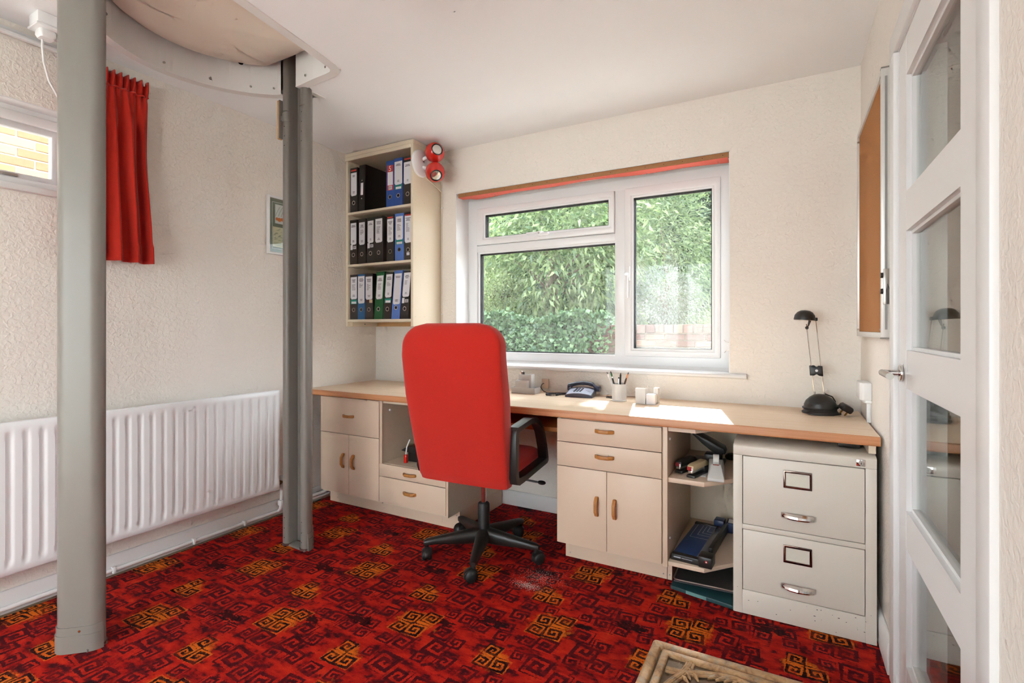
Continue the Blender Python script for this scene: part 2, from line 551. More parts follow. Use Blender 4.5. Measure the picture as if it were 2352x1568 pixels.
sgn = sum(APER[i-1][0] * APER[i][1] - APER[i][0] * APER[i-1][1] for i in range(len(APER)))
def grow(d):      # positive = outwards
    return offset(APER, d if sgn > 0 else -d)
outer = [(XL, YR), (XR, YR), (XR, YB), (XL, YB)]
tess = tessellate_polygon([[Vector((x, y, 0)) for x, y in outer], [Vector((x, y, 0)) for x, y in APER]])
allp = outer + APER
mb = MB().add([(x, y, H) for x, y in allp], [tuple(q) for q in tess])
mb.add([(x, y, H + 0.02) for x, y in allp], [tuple(q) for q in tess])
S(mb.build('ceiling', M_CEIL), 'white painted ceiling with a lift opening')
S(B('light_block_slab', M_CEIL, None, (XL - .3, YR - .3, 2.95, XR + .3, YB + .3, 3.05)), 'added slab above the ceiling keeping sky light out')  # unseen cover added to stop sky light leaking in from above

WX0, WX1, WZ0, WZ1 = -2.03, -0.267, 0.915, 2.092      # window opening
yo = YB + 0.28
S(B('wall_back', M_WALL, None, (XL - .3, YB, -.3, WX0, yo, 2.95), (WX1, YB, -.3, XR + .3, yo, 2.95),
    (WX0, YB, -.3, WX1, yo, WZ0 - .02), (WX0, YB, WZ1, WX1, yo, 2.95)), 'cream textured wall with the large window')
LY0, LY1, LZ0, LZ1 = 0.10, 1.045, 1.735, 2.09         # small side window
S(B('wall_left', M_WALL, None, (XL - .28, YR - .3, -.3, XL, LY0, 2.95), (XL - .28, LY1, -.3, XL, YB, 2.95),
    (XL - .28, LY0, -.3, XL, LY1, LZ0 - .02), (XL - .28, LY0, LZ1, XL, LY1, 2.95)), 'cream textured wall behind the radiator')
DY0, DY1, DZ1 = 1.175, 1.985, 2.03
S(B('wall_right', M_WALL, None, (XR, YR - .3, -.3, XR + .12, DY0, 2.95), (XR, DY1, -.3, XR + .12, YB, 2.95), (XR, DY0, DZ1, XR + .12, DY1, 2.95)),
  'cream textured wall with the glazed door')
RX0, RX1, RZ1 = -2.70, -0.10, 2.20
S(B('wall_rear', M_PLAIN, None, (XL, YR - .28, -.3, RX0, YR, 2.95), (RX1, YR - .28, -.3, XR, YR, 2.95), (RX0, YR - .28, RZ1, RX1, YR, 2.95)),
  'cream wall behind the viewer with added patio doors')
# unseen patio doors, added behind the viewer to let in fill daylight
pd = S(thing('fill_window_3', 'white patio doors added behind the viewer for fill light', 'window', (RX0, YR - .1, 0)))
del pd['category']
xm = (RX0 + RX1) / 2
for a, b in ((RX0, xm), (xm, RX1)):
    MB().rring((a, .02, b, RZ1), (a + .07, .1, b - .07, RZ1 - .07), 'Y', YR - .13, YR - .06).build('frame', M_UPVC, pd, bevel=.006)
    B('pane', M_DOORGLASS, pd, (a + .065, YR - .10, .095, b - .065, YR - .094, RZ1 - .065))

# hall beyond the glazed door
S(B('wall_hall', mat('tan_hall_paint', lin(214, 188, 156), .8), None, (1.35, -.4, -.1, 1.45, 3.2, 2.5), (XR + .12, -.4, -.1, 1.35, -.3, 1.5), (XR + .12, -.4, 2.1, 1.35, -.3, 2.5), (.95, -.4, 1.5, 1.35, -.3, 2.1), (XR + .12, 3.1, -.1, 1.35, 3.2, 2.5)), 'cream hall wall beyond the glass door')
w4 = S(thing('fill_window_4', 'hall window added behind the viewer to light the hall', None, (.9, -.35, .9)))  # unseen opening added so daylight reaches the hall end wall
MB().rring((XR + .12, 1.5, .95, 2.1), (XR + .16, 1.54, .91, 2.06), 'Y', -.38, -.32).build('frame', M_UPVC, w4, bevel=.005)
B('pane', M_DOORGLASS, w4, (XR + .155, -.352, 1.535, .915, -.348, 2.065))
S(B('floor_hall', mat('hall_carpet', lin(96, 70, 58), .9), None, (XR + .02, -.4, -.12, 1.35, 3.1, 0)), 'brown hall floor beyond the glass door')
S(B('ceiling_hall', M_CEIL, None, (XR + .12, -.4, 2.4, 1.35, 3.1, 2.5)), 'hall ceiling beyond the glass door')

# skirtings
def skirt(name, label, poly, axis, lo, hi):
    return S(MB().prism(poly, axis, lo, hi).build(name, M_WHITE, None, bevel=.003), label)
skirt('baseboard_left', 'white skirting board below the radiator', [(XL, 0), (XL + .018, 0), (XL + .018, .08), (XL + .010, .094), (XL, .094)], 'Y', YR, YB - .001)
skirt('baseboard_back', 'white skirting board in the knee space', [(YB, 0), (YB - .018, 0), (YB - .018, .08), (YB - .010, .094), (YB, .094)], 'X', XL + .018, XR - .02)
skirt('baseboard_right', 'white skirting board between filing cabinet and door', [(XR, 0), (XR - .016, 0), (XR - .016, .10), (XR - .008, .115), (XR, .115)], 'Y', 2.062, YB - .018)
# bare edge of floor beside the left skirting
S(B('trim_1', mat('dusty_floor_edge', lin(120, 98, 78), .9), None, (XL + .018, YR, 0, XL + .032, 2.35, .004)), 'dusty strip between carpet and skirting')

# heating pipe on the left skirting
pp = thing('heating_pipe', 'white painted heating pipe running along left skirting', 'pipe', (XL + .03, YR, .03))
MB().tube([(XL + .030, YR + .01, .030), (XL + .030, 2.06, .030), (XL + .030, 2.60, .030)], .0095, 12).build('pipe', M_WHITE, pp, smooth=True)
for y in (.35, 1.16, 1.52, 1.8, 2.1):
    B('pipe_clip', M_WHITE, pp, (XL + .018, y - .007, .016, XL + .043, y + .007, .044), bevel=.003)
MB().tube([(XL + .046, 2.20, .058), (XL + .046, 2.60, .058)], .011, 12).build('upper_pipe', M_WHITE, pp, smooth=True)

# ---------------------------------------------------------------- big window
YF = 3.046
w = S(thing('window_1', 'white upvc window with three panes above the desk', None, (WX0, YF, WZ0)))
FX0, FX1, FZ0, FZ1 = WX0 + .002, WX1 - .002, WZ0 + .008, 2.067
mul0, mul1 = -.939, -.874
tra0, tra1 = 1.695, 1.743
yb2 = YF + .07
fr = MB()
fr.rring((FX0, FZ0, FX1, FZ1), (FX0 + .075, FZ0 + .063, FX1 - .075, FZ1 - .066), 'Y', YF, yb2)
fr.box(mul0, YF + .001, FZ0 + .05, mul1, yb2, FZ1 - .05)
fr.box(FX0 + .07, YF + .002, tra0, mul0 + .002, yb2, tra1)
fr.build('frame', M_UPVC, w, bevel=.005, seg=2)
# head packer above the frame
B('head_trim', M_UPVC, w, (FX0, YF + .006, FZ1 - .002, FX1, yb2, WZ1 + .004))
def sash(x0, z0, x1, z1, gx0, gz0, gx1, gz1, name, proud):
    y0 = YF - proud
    if proud:
        s_ = MB().rring((x0, z0, x1, z1), (gx0 - .016, gz0 - .016, gx1 + .016, gz1 + .016), 'Y', y0, YF + .05).build(name, M_UPVC, w, bevel=.006, seg=2)
    else:
        s_ = w
    bead = MB().rring((gx0 - .018, gz0 - .018, gx1 + .018, gz1 + .018), (gx0 - .003, gz0 - .003, gx1 + .003, gz1 + .003), 'Y', y0 + .008, y0 + .03).build('glazing_bead', M_UPVC, s_, bevel=.004)
    MB().rring((gx0 - .005, gz0 - .005, gx1 + .005, gz1 + .005), (gx0, gz0, gx1, gz1), 'Y', y0 + .016, y0 + .03).build('gasket', M_BLACKR, s_)
    B('pane', M_GLASS, s_, (gx0 - .004, y0 + .028, gz0 - .004, gx1 + .004, y0 + .032, gz1 + .004))
    MB().rring((gx0 - .01, gz0 - .01, gx1 + .01, gz1 + .01), (gx0 + .004, gz0 + .004, gx1 - .004, gz1 - .004), 'Y', y0 + .034, y0 + .055).build('spacer_bar', M_DARK, s_)
    return s_
top = sash(-1.948, 1.745, -.939, 2.004, -1.880, 1.798, -.981, 1.952, 'fanlight_sash', .016)
sash(0, 0, 0, 0, -1.933, .990, -.942, 1.681, '', 0)
side = sash(-.874, .982, -.328, 2.006, -.818, 1.033, -.377, 1.943, 'casement_sash', .016)
# window furniture
yh = YF - .016
B('stay_plate', M_UPVC, top, (-1.545, yh - .012, 1.785, -1.42, yh + .004, 1.797), bevel=.003)
B('handle', M_UPVC, top, (-1.455, yh - .03, 1.766, -1.375, yh, 1.786), (-1.455, yh - .034, 1.764, -1.425, yh, 1.795), bevel=.006)
MB().cyl((-1.44, yh - .036, 1.782), (-1.44, yh - .033, 1.782), .006).build('lock', M_STEEL, top)
B('handle', M_UPVC, side, (-.866, yh - .02, 1.44, -.836, yh, 1.53), (-.862, yh - .042, 1.335, -.842, yh - .024, 1.49), (-.862, yh - .04, 1.46, -.842, yh, 1.49), bevel=.006)
MB().cyl((-.851, yh - .046, 1.478), (-.851, yh - .041, 1.478), .008).build('lock', M_STEEL, side)
# reveal lining and sill
B('reveal_lining', M_WHITE, w, (WX0 - .001, YB + .002, WZ0, WX0 + .004, YF + .03, WZ1), (WX1 - .004, YB + .002, WZ0, WX1 + .001, YF + .03, WZ1), (WX0, YB + .002, WZ1 - .003, WX1, YF + .03, WZ1 + .001))
sp = [(YB - .028, .893), (YB - .028 + .006, .888), (YB + .0, .886), (YF + .07, .886), (YF + .07, .914), (YB - .016, .914), (YB - .026, .908), (YB - .030, .900)]
MB().prism(sp, 'X', WX0 - .08, WX1 + .083).build('window_sill', M_WHITE, w, bevel=.003)
MB().prism([(YF - .028, .913), (YF + .01, .913), (YF + .01, .930), (YF - .004, .930)], 'X', WX0 + .004, WX1 - .004).build('sill_bead', M_UPVC, w)
# two small curtain hooks on the right reveal
for z, s_ in ((1.075, 1), (1.035, -1)):
    MB().tube([(WX1 - .004, YB + .03, z), (WX1 - .02, YB + .03, z + s_ * .004), (WX1 - .03, YB + .03, z + s_ * .014)], .0016, 6).build('hook', M_STEEL, w)

# batten with red strip at the head of the window
bt = thing('wooden_batten', 'bare wooden batten with red fabric strip above the window', 'batten', (-1.1, YB + .01, 2.06))
B('batten', M_BROWNWOOD, bt, (-2.012, YB + .006, 2.062, WX1 - .005, YB + .026, 2.0885), bevel=.001)
gy = []
n = 60
pts = []
for i in range(n + 1):
    x = -2.012 + (1.735) * i / n
    dpt = .068 + .012 * math.sin(i * .33) + .018 * math.sin(i * .11 + 1.5) - (.03 if i < 3 else 0)
    pts.append((x, dpt))
V = []; F = []
for x, dpt in pts:
    V += [(x, YB + .007, 2.0600), (x, YB + .008 + dpt, 2.0606), (x, YB + .008 + dpt, 2.0622), (x, YB + .007, 2.0616)]
for i in range(n):
    a = 4 * i; b = a + 4
    F += [(a, b, b+1, a+1), (a+1, b+1, b+2, a+2), (a+2, b+2, b+3, a+3), (a+3, b+3, b, a)]
F += [(0, 1, 2, 3), (4*n+3, 4*n+2, 4*n+1, 4*n)]
tag(MB().add(V, F).build('fabric_strip', mat('coral_fabric', lin(236, 112, 96), .8), bt), 'coral red fabric strip')
for i in range(17):
    x = -1.95 + i * .103
    MB().cyl((x, YB + .004, 2.075), (x, YB + .008, 2.075), .002, n=6).build('nail', M_DARK, bt)
for x in (-1.74, -.72, -.33):
    MB().tube([(x, YB + .05, 2.068), (x, YB + .05, 2.050), (x + .004, YB + .045, 2.045), (x + .007, YB + .05, 2.052)], .0012, 6).build('hook', M_STEEL, bt)

# ---------------------------------------------------------------- small side window
w2 = S(thing('window_2', 'small high side window beside the near lift post', None, (XL, LY0, LZ0)))
xf = XL - .065
MB().rring((LY0 + .002, LZ0 + .004, LY1 - .002, 2.065), (LY0 + .05, LZ0 + .05, LY1 - .05, 2.022), 'X', xf - .06, xf).build('frame', M_WHITE, w2, bevel=.006)
ss = MB().rring((LY0 + .045, LZ0 + .045, LY1 - .045, 2.027), (LY0 + .078, LZ0 + .074, LY1 - .072, 1.996), 'X', xf - .05, xf - .012).build('sash', mat('grey_white_sash', lin(222, 220, 220), .4), w2, bevel=.005)
B('pane', M_GLASS, ss, (xf - .034, LY0 + .07, LZ0 + .07, xf - .03, LY1 - .065, 2.0))
B('catch', M_STEEL, ss, (xf - .014, .80, LZ0 + .055, xf - .004, .86, LZ0 + .066), (xf - .014, .70, LZ0 + .058, xf + .004, .81, LZ0 + .064), bevel=.002)
B('reveal_lining', M_WHITE, w2, (XL - .1, LY0, LZ1 - .004, XL + .0015, LY1, LZ1), (XL - .1, LY1 - .004, LZ0, XL + .0015, LY1, LZ1), (XL - .1, LY0, LZ0, XL + .0015, LY0 + .004, LZ1), (xf - .06, LY0, 2.06, xf - .01, LY1, LZ1))
B('window_sill', M_WHITE, w2, (xf, LY0 - .03, LZ0 - .02, XL + .025, LY1 + .03, LZ0 + .006), bevel=.005)

# ---------------------------------------------------------------- glazed door in the right wall
d = S(thing('door_1', 'white four pane glazed door in the right wall', None, (XR + .02, 1.97, 0)))
dx0, dx1 = .309, .345
PZ = [(.149, .498), (.610, .973), (1.086, 1.440), (1.556, 1.902)]
py0, py1 = 1.334, 1.868
B('stile', M_WHITE, d, (dx0, py1, .006, dx1, 1.972, 2.018))
B('stile', M_WHITE, d, (dx0, 1.188, .006, dx1, py0, 2.018))
zz = [.006] + [v for q in PZ for v in q] + [2.018]
for i in range(0, len(zz), 2):
    B('rail', M_WHITE, d, (dx0 + .0006, py0, zz[i], dx1, py1, zz[i + 1]))
for a, b in PZ:
    MB().rring((py0, a, py1, b), (py0 + .012, a + .010, py1 - .006, b - .010), 'X', dx0 + .013, dx1 - .004).build('glazing_bead', M_WHITE, d, bevel=.0008, seg=1)
    B('pane', M_DOORGLASS, d, (dx0 + .024, py0 + .002, a + .002, dx0 + .028, py1 - .0005, b - .002))
hd = MB().cyl((dx0 - .009, 1.917, 1.014), (dx0, 1.917, 1.014), .026, n=28).build('handle_rose', M_CHROME, d, bevel=.002)
MB().cyl((dx0 - .052, 1.917, 1.014), (dx0 - .008, 1.917, 1.014), .0095, n=16).build('lever', M_CHROME, hd, smooth=True)
MB().tube([(dx0 - .050, 1.924, 1.014), (dx0 - .050, 1.84, 1.014), (dx0 - .050, 1.79, 1.013)], .0098, 16).build('lever_grip', M_STEEL, hd, smooth=True)
fr = S(thing('door_frame', 'white door lining and architrave round glazed door', None, (XR, 1.97, 0)))
ax = .294
for a, b in ((1.976, 2.046), (1.114, 1.184)):
    B('architrave', M_WHITE, fr, (ax, a, 0, XR + .002, b, 2.024), bevel=.004)
B('head_architrave', M_WHITE, fr, (ax + .0005, 1.114, 2.024, XR + .002, 2.046, 2.094), bevel=.004)
B('lining', M_WHITE, fr, (XR, 1.974, 0, XR + .12, 1.986, 2.03), (XR, 1.174, 0, XR + .12, 1.186, 2.03), (XR, 1.186, 2.02, XR + .12, 1.974, 2.031))

# ================================================================== LIFT
def post_profile(grow_=0.0, closed=False):
    base = [(.092, 0), (.092, -.012), (.0885, -.025), (.081, -.036), (.060, -.0555), (.040, -.074), (.026, -.0865), (.016, -.093), (.006, -.0958), (0, -.096)]
    pts = base + [(-x, y) for x, y in base[-2::-1]]
    if grow_:
        pts = [(x * (1 + grow_ / .075), y * (1 + grow_ / .085)) for x, y in pts]
    w = .092
    if closed:
        return pts
    r = .0225
    L = [(-w + r + r * math.cos(PI - PI * k / 8), r * math.sin(PI * k / 8) * .75) for k in range(1, 9)]
    R = [(w - r - r * math.cos(PI - PI * k / 8), r * math.sin(PI * k / 8) * .75) for k in range(8, 0, -1)]
    return pts + L + [(-w + 2 * r, -.05), (w - 2 * r, -.05)] + R
PXC = -2.268
def lift_post(yc, sgn_, label):
    root = thing('lift_post', label, 'lift post', (PXC, yc - sgn_ * .05, 0), 'pair of lift guide posts')
    def place(P):
        return [(PXC + x, yc + sgn_ * y) for x, y in P]
    MB().prism(place(post_profile()), 'Z', .012, 2.9).build('column', M_POST, root, smooth=True, ang=30)
    # sleeve at the foot: a shell round the back of the post
    def sleeve(g, z0, z1, name):
        o_ = post_profile(grow_=g, closed=True); i_ = post_profile(grow_=.0005, closed=True)
        P = o_ + i_[::-1]
        n_ = len(o_)
        m = MB()
        V = [(*q, z0) for q in place(P)] + [(*q, z1) for q in place(P)]
        N = 2 * n_
        F = [(i, (i + 1) % N, N + (i + 1) % N, N + i) for i in range(N)]
        for i in range(n_ - 1):
            F += [(i, N - 1 - i, N - 2 - i, i + 1), (N + i, N + i + 1, 2 * N - 2 - i, 2 * N - 1 - i)]
        m.add(V, F).build(name, M_POST, root, smooth=True, ang=30)
    sleeve(.006, 0.0, .062, 'foot_sleeve')
    sleeve(.0035, .062, .090, 'foot_band')
    # base plate between the lips
    MB().prism([(PXC - .086, yc - sgn_ * .045), (PXC + .086, yc - sgn_ * .045), (PXC + .088, yc + sgn_ * .016), (PXC - .088, yc + sgn_ * .002)], 'Z', 0, .010).build('base_plate', M_POSTD, root)
    for dxx in (-1, 1):
        MB().cyl((PXC + dxx * (.09 - .0225), yc, .004), (PXC + dxx * (.09 - .0225), yc, .013), .0235, n=20).build('lip_pad', mat('maroon_rubber', lin(92, 60, 58), .6), root)
    rr = post_profile(grow_=.004, closed=True)
    for k in (4, 14):
        x, y = rr[k]
        px, py = PXC + x, yc + sgn_ * y
        nx, ny = math.copysign(.68, x), -sgn_ * .73
        l_ = math.hypot(nx, ny)
        MB().cyl((px, py, .076), (px + nx / l_ * .0022, py + ny / l_ * .0022, .076), .0042, n=10).build('screw', M_CHROME, root)
    # holes along the lips
    for dxx in (-1, 1):
        for z in (.045, .095, .15, 2.12, 2.17, 2.22, 2.27):
            x = PXC + dxx * (.09 - .0225)
            MB().cyl((x, yc + sgn_ * .0155, z), (x, yc + sgn_ * .0175, z), .0025, n=8).build('hole', M_DARK, root)
    # joint line near the top
    for dxx in (-1, 1):
        x = PXC + dxx * (.09 - .0225)
        MB().lathe([(.0228, 0), (.0232, .0005), (.0228, .001)], (x, yc, 2.305 if dxx > 0 else 2.30), n=20).build('joint', M_POSTD, root)
    return root
near = lift_post(.887, 1, 'grey lift post nearest the camera beside small window')
far = lift_post(1.773, -1, 'grey channelled lift post standing beside the desk end')
# bracket with wooden strip clamped to the far post
bx, by = PXC - .09 + .0225, 1.775
MB().lathe([(.0226, 0), (.0256, .0), (.0256, .045), (.0226, .045), (.0226, 0)], (bx, by, 2.245), n=24).build('clamp', M_POST, far, smooth=True)
B('bracket', M_POST, far, (bx - .052, by - .006, 2.262, bx - .02, by + .004, 2.290), (bx - .056, by - .012, 2.17, bx - .048, by + .014, 2.375), bevel=.0015)
B('wooden_strip', M_PINE, far, (bx - .068, by - .012, 2.168, bx - .0565, by + .012, 2.373), bevel=.001)

# lining of the opening, ceiling trim, screws
tr = S(thing('trim_2', 'white lined lift opening in the ceiling', None, (-2.26, 1.33, H)))
n = len(APER)
gap = lambda p: -2.37 < p[0] < -2.215           # the posts stand in these gaps
lin_o = grow(.012)
V = []; F = []
for i in range(n):
    j = (i + 1) % n
    if gap(APER[i]) and gap(APER[j]): continue
    mid = ((APER[i][0] + APER[j][0]) / 2, (APER[i][1] + APER[j][1]) / 2)
    if -2.363 < mid[0] < -2.223: continue
    o_ = len(V)
    for (x, y) in (APER[i], APER[j], lin_o[j], lin_o[i]):
        V += [(x, y, H - .002), (x, y, 2.75)]
    F += [tuple(o_ + k for k in q) for q in ((0, 2, 3, 1), (4, 6, 7, 5), (0, 1, 7, 6), (2, 4, 5, 3), (0, 6, 4, 2), (1, 3, 5, 7))]
MB().add(V, F).build('lining_panel', M_LINE, tr, smooth=True, ang=25)
g0, g1 = grow(-.001), grow(.042)
V = []; F = []
for i in range(n):
    j = (i + 1) % n
    mid = ((APER[i][0] + APER[j][0]) / 2, (APER[i][1] + APER[j][1]) / 2)
    if -2.363 < mid[0] < -2.223: continue
    o_ = len(V)
    for (x, y) in (g0[i], g0[j], g1[j], g1[i]):
        V += [(x, y, H - .0045), (x, y, H + .001)]
    F += [tuple(o_ + k for k in q) for q in ((0, 2, 3, 1), (4, 6, 7, 5), (0, 1, 7, 6), (2, 4, 5, 3), (0, 6, 4, 2), (1, 3, 5, 7))]
MB().add(V, F).build('ceiling_trim', M_LINE, tr, smooth=True, ang=25)
B('shaft_cap', M_LINE, tr, (-2.72, .72, 2.75, -1.78, 1.94, 2.77))  # unseen lid added to keep sky light out of the lift opening
S(B('shaft_wall', M_LINE, None, (-2.72, .66, 2.42, -1.78, .70, 2.95), (-2.72, 1.96, 2.42, -1.78, 2.0, 2.95)), 'end wall of the lift shaft above the ceiling')
cen = (-2.25, 1.33)
for (x, y, z) in [(-2.592, 1.119, 2.43), (-2.632, 1.318, 2.43), (-2.592, 1.516, 2.43), (-2.49, 1.672, 2.43), (-2.400, 1.744, 2.43), (-2.137, 1.731, 2.43), (-1.982, 1.7215, 2.43)]:
    dv = Vector((cen[0] - x, cen[1] - y, 0)).normalized()
    k = min(range(n), key=lambda i: (APER[i][0] - x) ** 2 + (APER[i][1] - y) ** 2)
    MB().cyl((x, y, z), (x + dv.x * .006, y + dv.y * .006, z), .0055, n=12).build('screw', M_STEEL, tr)

# the lift car seen from below
car = thing('lift_car', 'beige rounded underside of home lift in ceiling opening', 'lift', (-2.26, 1.33, 2.49))
def inset(d):
    P = grow(-d)
    # keep clear of the posts
    return P
rows = []
for d_, z in ((.030, 2.74), (.030, 2.540), (.033, 2.532), (.050, 2.522), (.09, 2.508), (.14, 2.494), (.20, 2.486), (.27, 2.483)):
    P = []
    for (x, y) in APER:
        cx, cy = -2.25, 1.33
        vx, vy = x - cx, y - cy
        l_ = math.hypot(vx, vy)
        k = max(0.0, (l_ - d_ * 1.0) / l_)
        yy = cy + vy * k
        xx = cx + vx * k
        lim = .375 - max(0, d_ - .03)
        yy = max(cy - lim, min(cy + lim, yy))
        P.append((xx, yy, z))
    rows.append(P)
MB().loft(rows).build('car_floor', M_LIFT, car, smooth=True, ang=50)
MB().cyl((-2.462, 1.597, 2.515), (-2.466, 1.60, 2.525), .012, n=14).build('hole', M_DARK, car)

# ================================================================== WIRING ON LEFT WALL
cn = thing('cable_conduit', 'white plastic conduit high on the left wall', 'conduit', (XL, .5, 2.34))
B('conduit', M_WHITE, cn, (XL, .05, 2.340, XL + .016, 1.02, 2.368), bevel=.002)
so = thing('ceiling_socket', 'white double socket box with plug on the ceiling', 'socket', (-2.61, .93, H))
B('back_box', M_UPVC, so, (-2.652, .833, 2.352, -2.567, .985, 2.401), bevel=.006)
B('faceplate', M_UPVC, so, (-2.655, .829, 2.342, -2.563, .990, 2.353), bevel=.004)
pl = MB().loft([[(-2.61 + a * k, .872 + b * k * .9, z) for a, b in rrect(-.028, -.03, .028, .03, .012)] for z, k in ((2.342, .92), (2.335, 1.0), (2.322, 1.02), (2.31, .8))]).build('plug', M_UPVC, so, smooth=True)
MB().tube([(-2.62, .865, 2.315), (-2.625, .866, 2.28), (-2.64, .875, 2.23), (-2.665, .90, 2.17), (-2.70, .945, 2.12), (-2.72, 1.0, 2.09)], .004, 8).build('cable', M_UPVC, pl, smooth=True)
B('rocker_switch', mat('red_switch', lin(150, 40, 50), .4), so, (-2.588, .925, 2.337, -2.575, .938, 2.343))
B('adaptor', M_UPVC, so, (-2.635, .905, 2.325, -2.575, .965, 2.343), bevel=.005)

# ================================================================== RADIATOR
rd = thing('radiator', 'white ribbed panel radiator below the small side window', 'radiator', (XL + .05, 1.1, .18))
ry0, ry1, rz0, rz1 = .16, 1.988, .180, .780
xfr = -2.682
def rib(y):
    ph = ((y - 1.140) / .0507) % 1.0
    dd = min(ph, 1 - ph)
    return max(0.0, min(1.0, (.23 - dd) / .11))
ys = sorted(set([ry0, ry0 + .004, ry1 - .004, ry1] + [ry0 + .02 + i * .0507 / 10 for i in range(int((ry1 - ry0 - .04) / (.0507 / 10)) + 1)]))
zs = [rz0, rz0 + .004, rz0 + .028, rz0 + .040, rz0 + .050, rz0 + .062, rz0 + .075, .45, rz1 - .075, rz1 - .062, rz1 - .05, rz1 - .04, rz1 - .028, rz1 - .004, rz1]
def fade(z):
    a = min(1, max(0, (z - (rz0 + .034)) / .035)); b = min(1, max(0, ((rz1 - .034) - z) / .035))
    return math.sin(min(a, b) * PI / 2)
V = []; F = []
for z in zs:
    for y in ys:
        e_ = .004 if (z in (rz0, rz1) or y in (ry0, ry1)) else 0
        ok = ry0 + .03 < y < ry1 - .025
        V.append((xfr - e_ - (.0085 * rib(y) * fade(z) if ok else 0), y, z))
ny = len(ys)
for i in range(len(zs) - 1):
    for k in range(ny - 1):
        F.append((i*ny+k, i*ny+k+1, (i+1)*ny+k+1, (i+1)*ny+k))
o_ = len(V); V += [(xfr - .022, p[1], p[2]) for p in V[:]]
for i in range(len(zs) - 1):
    for k in range(ny - 1):
        F.append((o_+i*ny+k, o_+(i+1)*ny+k, o_+(i+1)*ny+k+1, o_+i*ny+k+1))
top_ = (len(zs) - 1) * ny
for k in range(ny - 1):
    F += [(k, o_+k, o_+k+1, k+1), (top_+k, top_+k+1, o_+top_+k+1, o_+top_+k)]
for i in range(len(zs) - 1):
    F += [(i*ny, (i+1)*ny, o_+(i+1)*ny, o_+i*ny), (i*ny+ny-1, o_+i*ny+ny-1, o_+(i+1)*ny+ny-1, (i+1)*ny+ny-1)]
MB().add(V, F).build('front_panel', M_RAD, rd, smooth=True, ang=50)
B('rear_panel', M_RAD, rd, (XL + .022, ry0, rz0 - .008, XL + .034, ry1 - .01, rz1 - .006), bevel=.003)
B('bottom_rail', M_RAD, rd, (XL + .036, ry0, rz0 - .006, xfr - .026, ry1 - .012, rz0 + .006), bevel=.003)
vb = MB().cyl((-2.71, ry1 - .004, .215), (-2.71, ry1 + .035, .215), .010, n=14).build('valve', M_BRASS, rd)
MB().cyl((-2.71, ry1 + .03, .195), (-2.71, ry1 + .03, .255), .012, .010, n=14).build('valve_cap', M_UPVC, vb)
MB().cyl((-2.71, ry1 + .014, .215), (-2.71, ry1 + .03, .215), .0145, n=6).build('union_nut', mat('tarnished_brass', lin(120, 96, 70), .4, metal=1), vb)
MB().tube([(-2.71, ry1 + .03, .20), (-2.71, ry1 + .03, .12), (-2.72, ry1 + .03, .05), (XL + .035, ry1 + .03, .03)], .0085, 10).build('feed_pipe', M_WHITE, rd, smooth=True)
B('pipe_fitting', M_WHITE, rd, (-2.728, ry1 + .014, .07, -2.694, ry1 + .044, .105), bevel=.008)

# ================================================================== CURTAIN
cu = thing('curtain', 'short red pleated curtain hanging beside the near lift post', 'curtain', (-2.70, 1.15, 1.47))
Y0c, Y1c = 1.00, 1.292
rows = []
nz, nyc = 44, 150
V = []; F = []
for i in range(nz + 1):
    t_ = i / nz                          # 0 bottom .. 1 top
    z = 1.462 + t_ * .868
    head = max(0.0, (z - 2.262) / .068) if z > 2.262 else 0.0
    pinch = math.exp(-((z - 2.258) / .02) ** 2)
    for k in range(nyc + 1):
        u = k / nyc
        y = Y0c + (Y1c - Y0c) * u
        y1 = Y1c - .012 * math.exp(-((z - 1.95) / .25) ** 2) + (.004 if t_ < .1 else 0) - .004 * t_ * (1 if z < 2.26 else 0) + .006 * (1 - t_)
        y = Y0c + (y1 - Y0c) * u
        w1 = u + .02 * math.sin(3.1 * t_ + 5 * u)
        big_ = math.sin(w1 * 2 * PI * 4.2 + 1.3 * t_) * .024 * (1 - .45 * t_) + math.sin(w1 * 2 * PI * 9.5 + 2.6 * t_) * .006 + .006 * math.sin(w1 * 2 * PI * 2.1 - 3 * t_)
        hd_ = math.sin(u * 2 * PI * 10.5) * (.011 if z > 2.27 else .008) * (.35 + .65 * min(1, abs(z - 2.258) / .03))
        amp = min(1, max(0, (2.258 - z) / .20)) ** .7
        x = -2.708 + big_ * amp + hd_ * (1 - amp) - .007 * pinch
        zz_ = z + (.005 * math.sin(u * 66) if i == nz else 0)
        V.append((x, y, zz_))
for i in range(nz):
    for k in range(nyc):
        a = i * (nyc + 1) + k
        F.append((a, a + 1, a + nyc + 2, a + nyc + 1))
co = MB().add(V, F).build('drape', M_CURT, cu, smooth=True, ang=70)
so_ = co.modifiers.new('thickness', 'SOLIDIFY'); so_.thickness = .003
V = []; F = []
for k in range(nyc + 1):
    u = k / nyc
    x = -2.705 + math.sin(u * 2 * PI * 8.0) * .008
    V += [(x - .004, Y0c + (Y1c - Y0c - .004) * u, 2.258), (x + .0045, Y0c + (Y1c - Y0c - .004) * u, 2.262), (x - .004, Y0c + (Y1c - Y0c - .004) * u, 2.266)]
for k in range(nyc):
    a = 3 * k
    F += [(a, a+3, a+4, a+1), (a+1, a+4, a+5, a+2), (a+2, a+5, a+3, a)]
MB().add(V, F).build('gather_tape', M_CURT, cu, smooth=True, ang=70)
B('curtain_track', M_UPVC, cu, (XL + .02, .12, 2.330, XL + .04, 1.27, 2.345), bevel=.002)
for k in range(6):
    B('glider', M_UPVC, cu, (-2.742, 1.02 + k * .05, 2.315, -2.712, 1.026 + k * .05, 2.334))

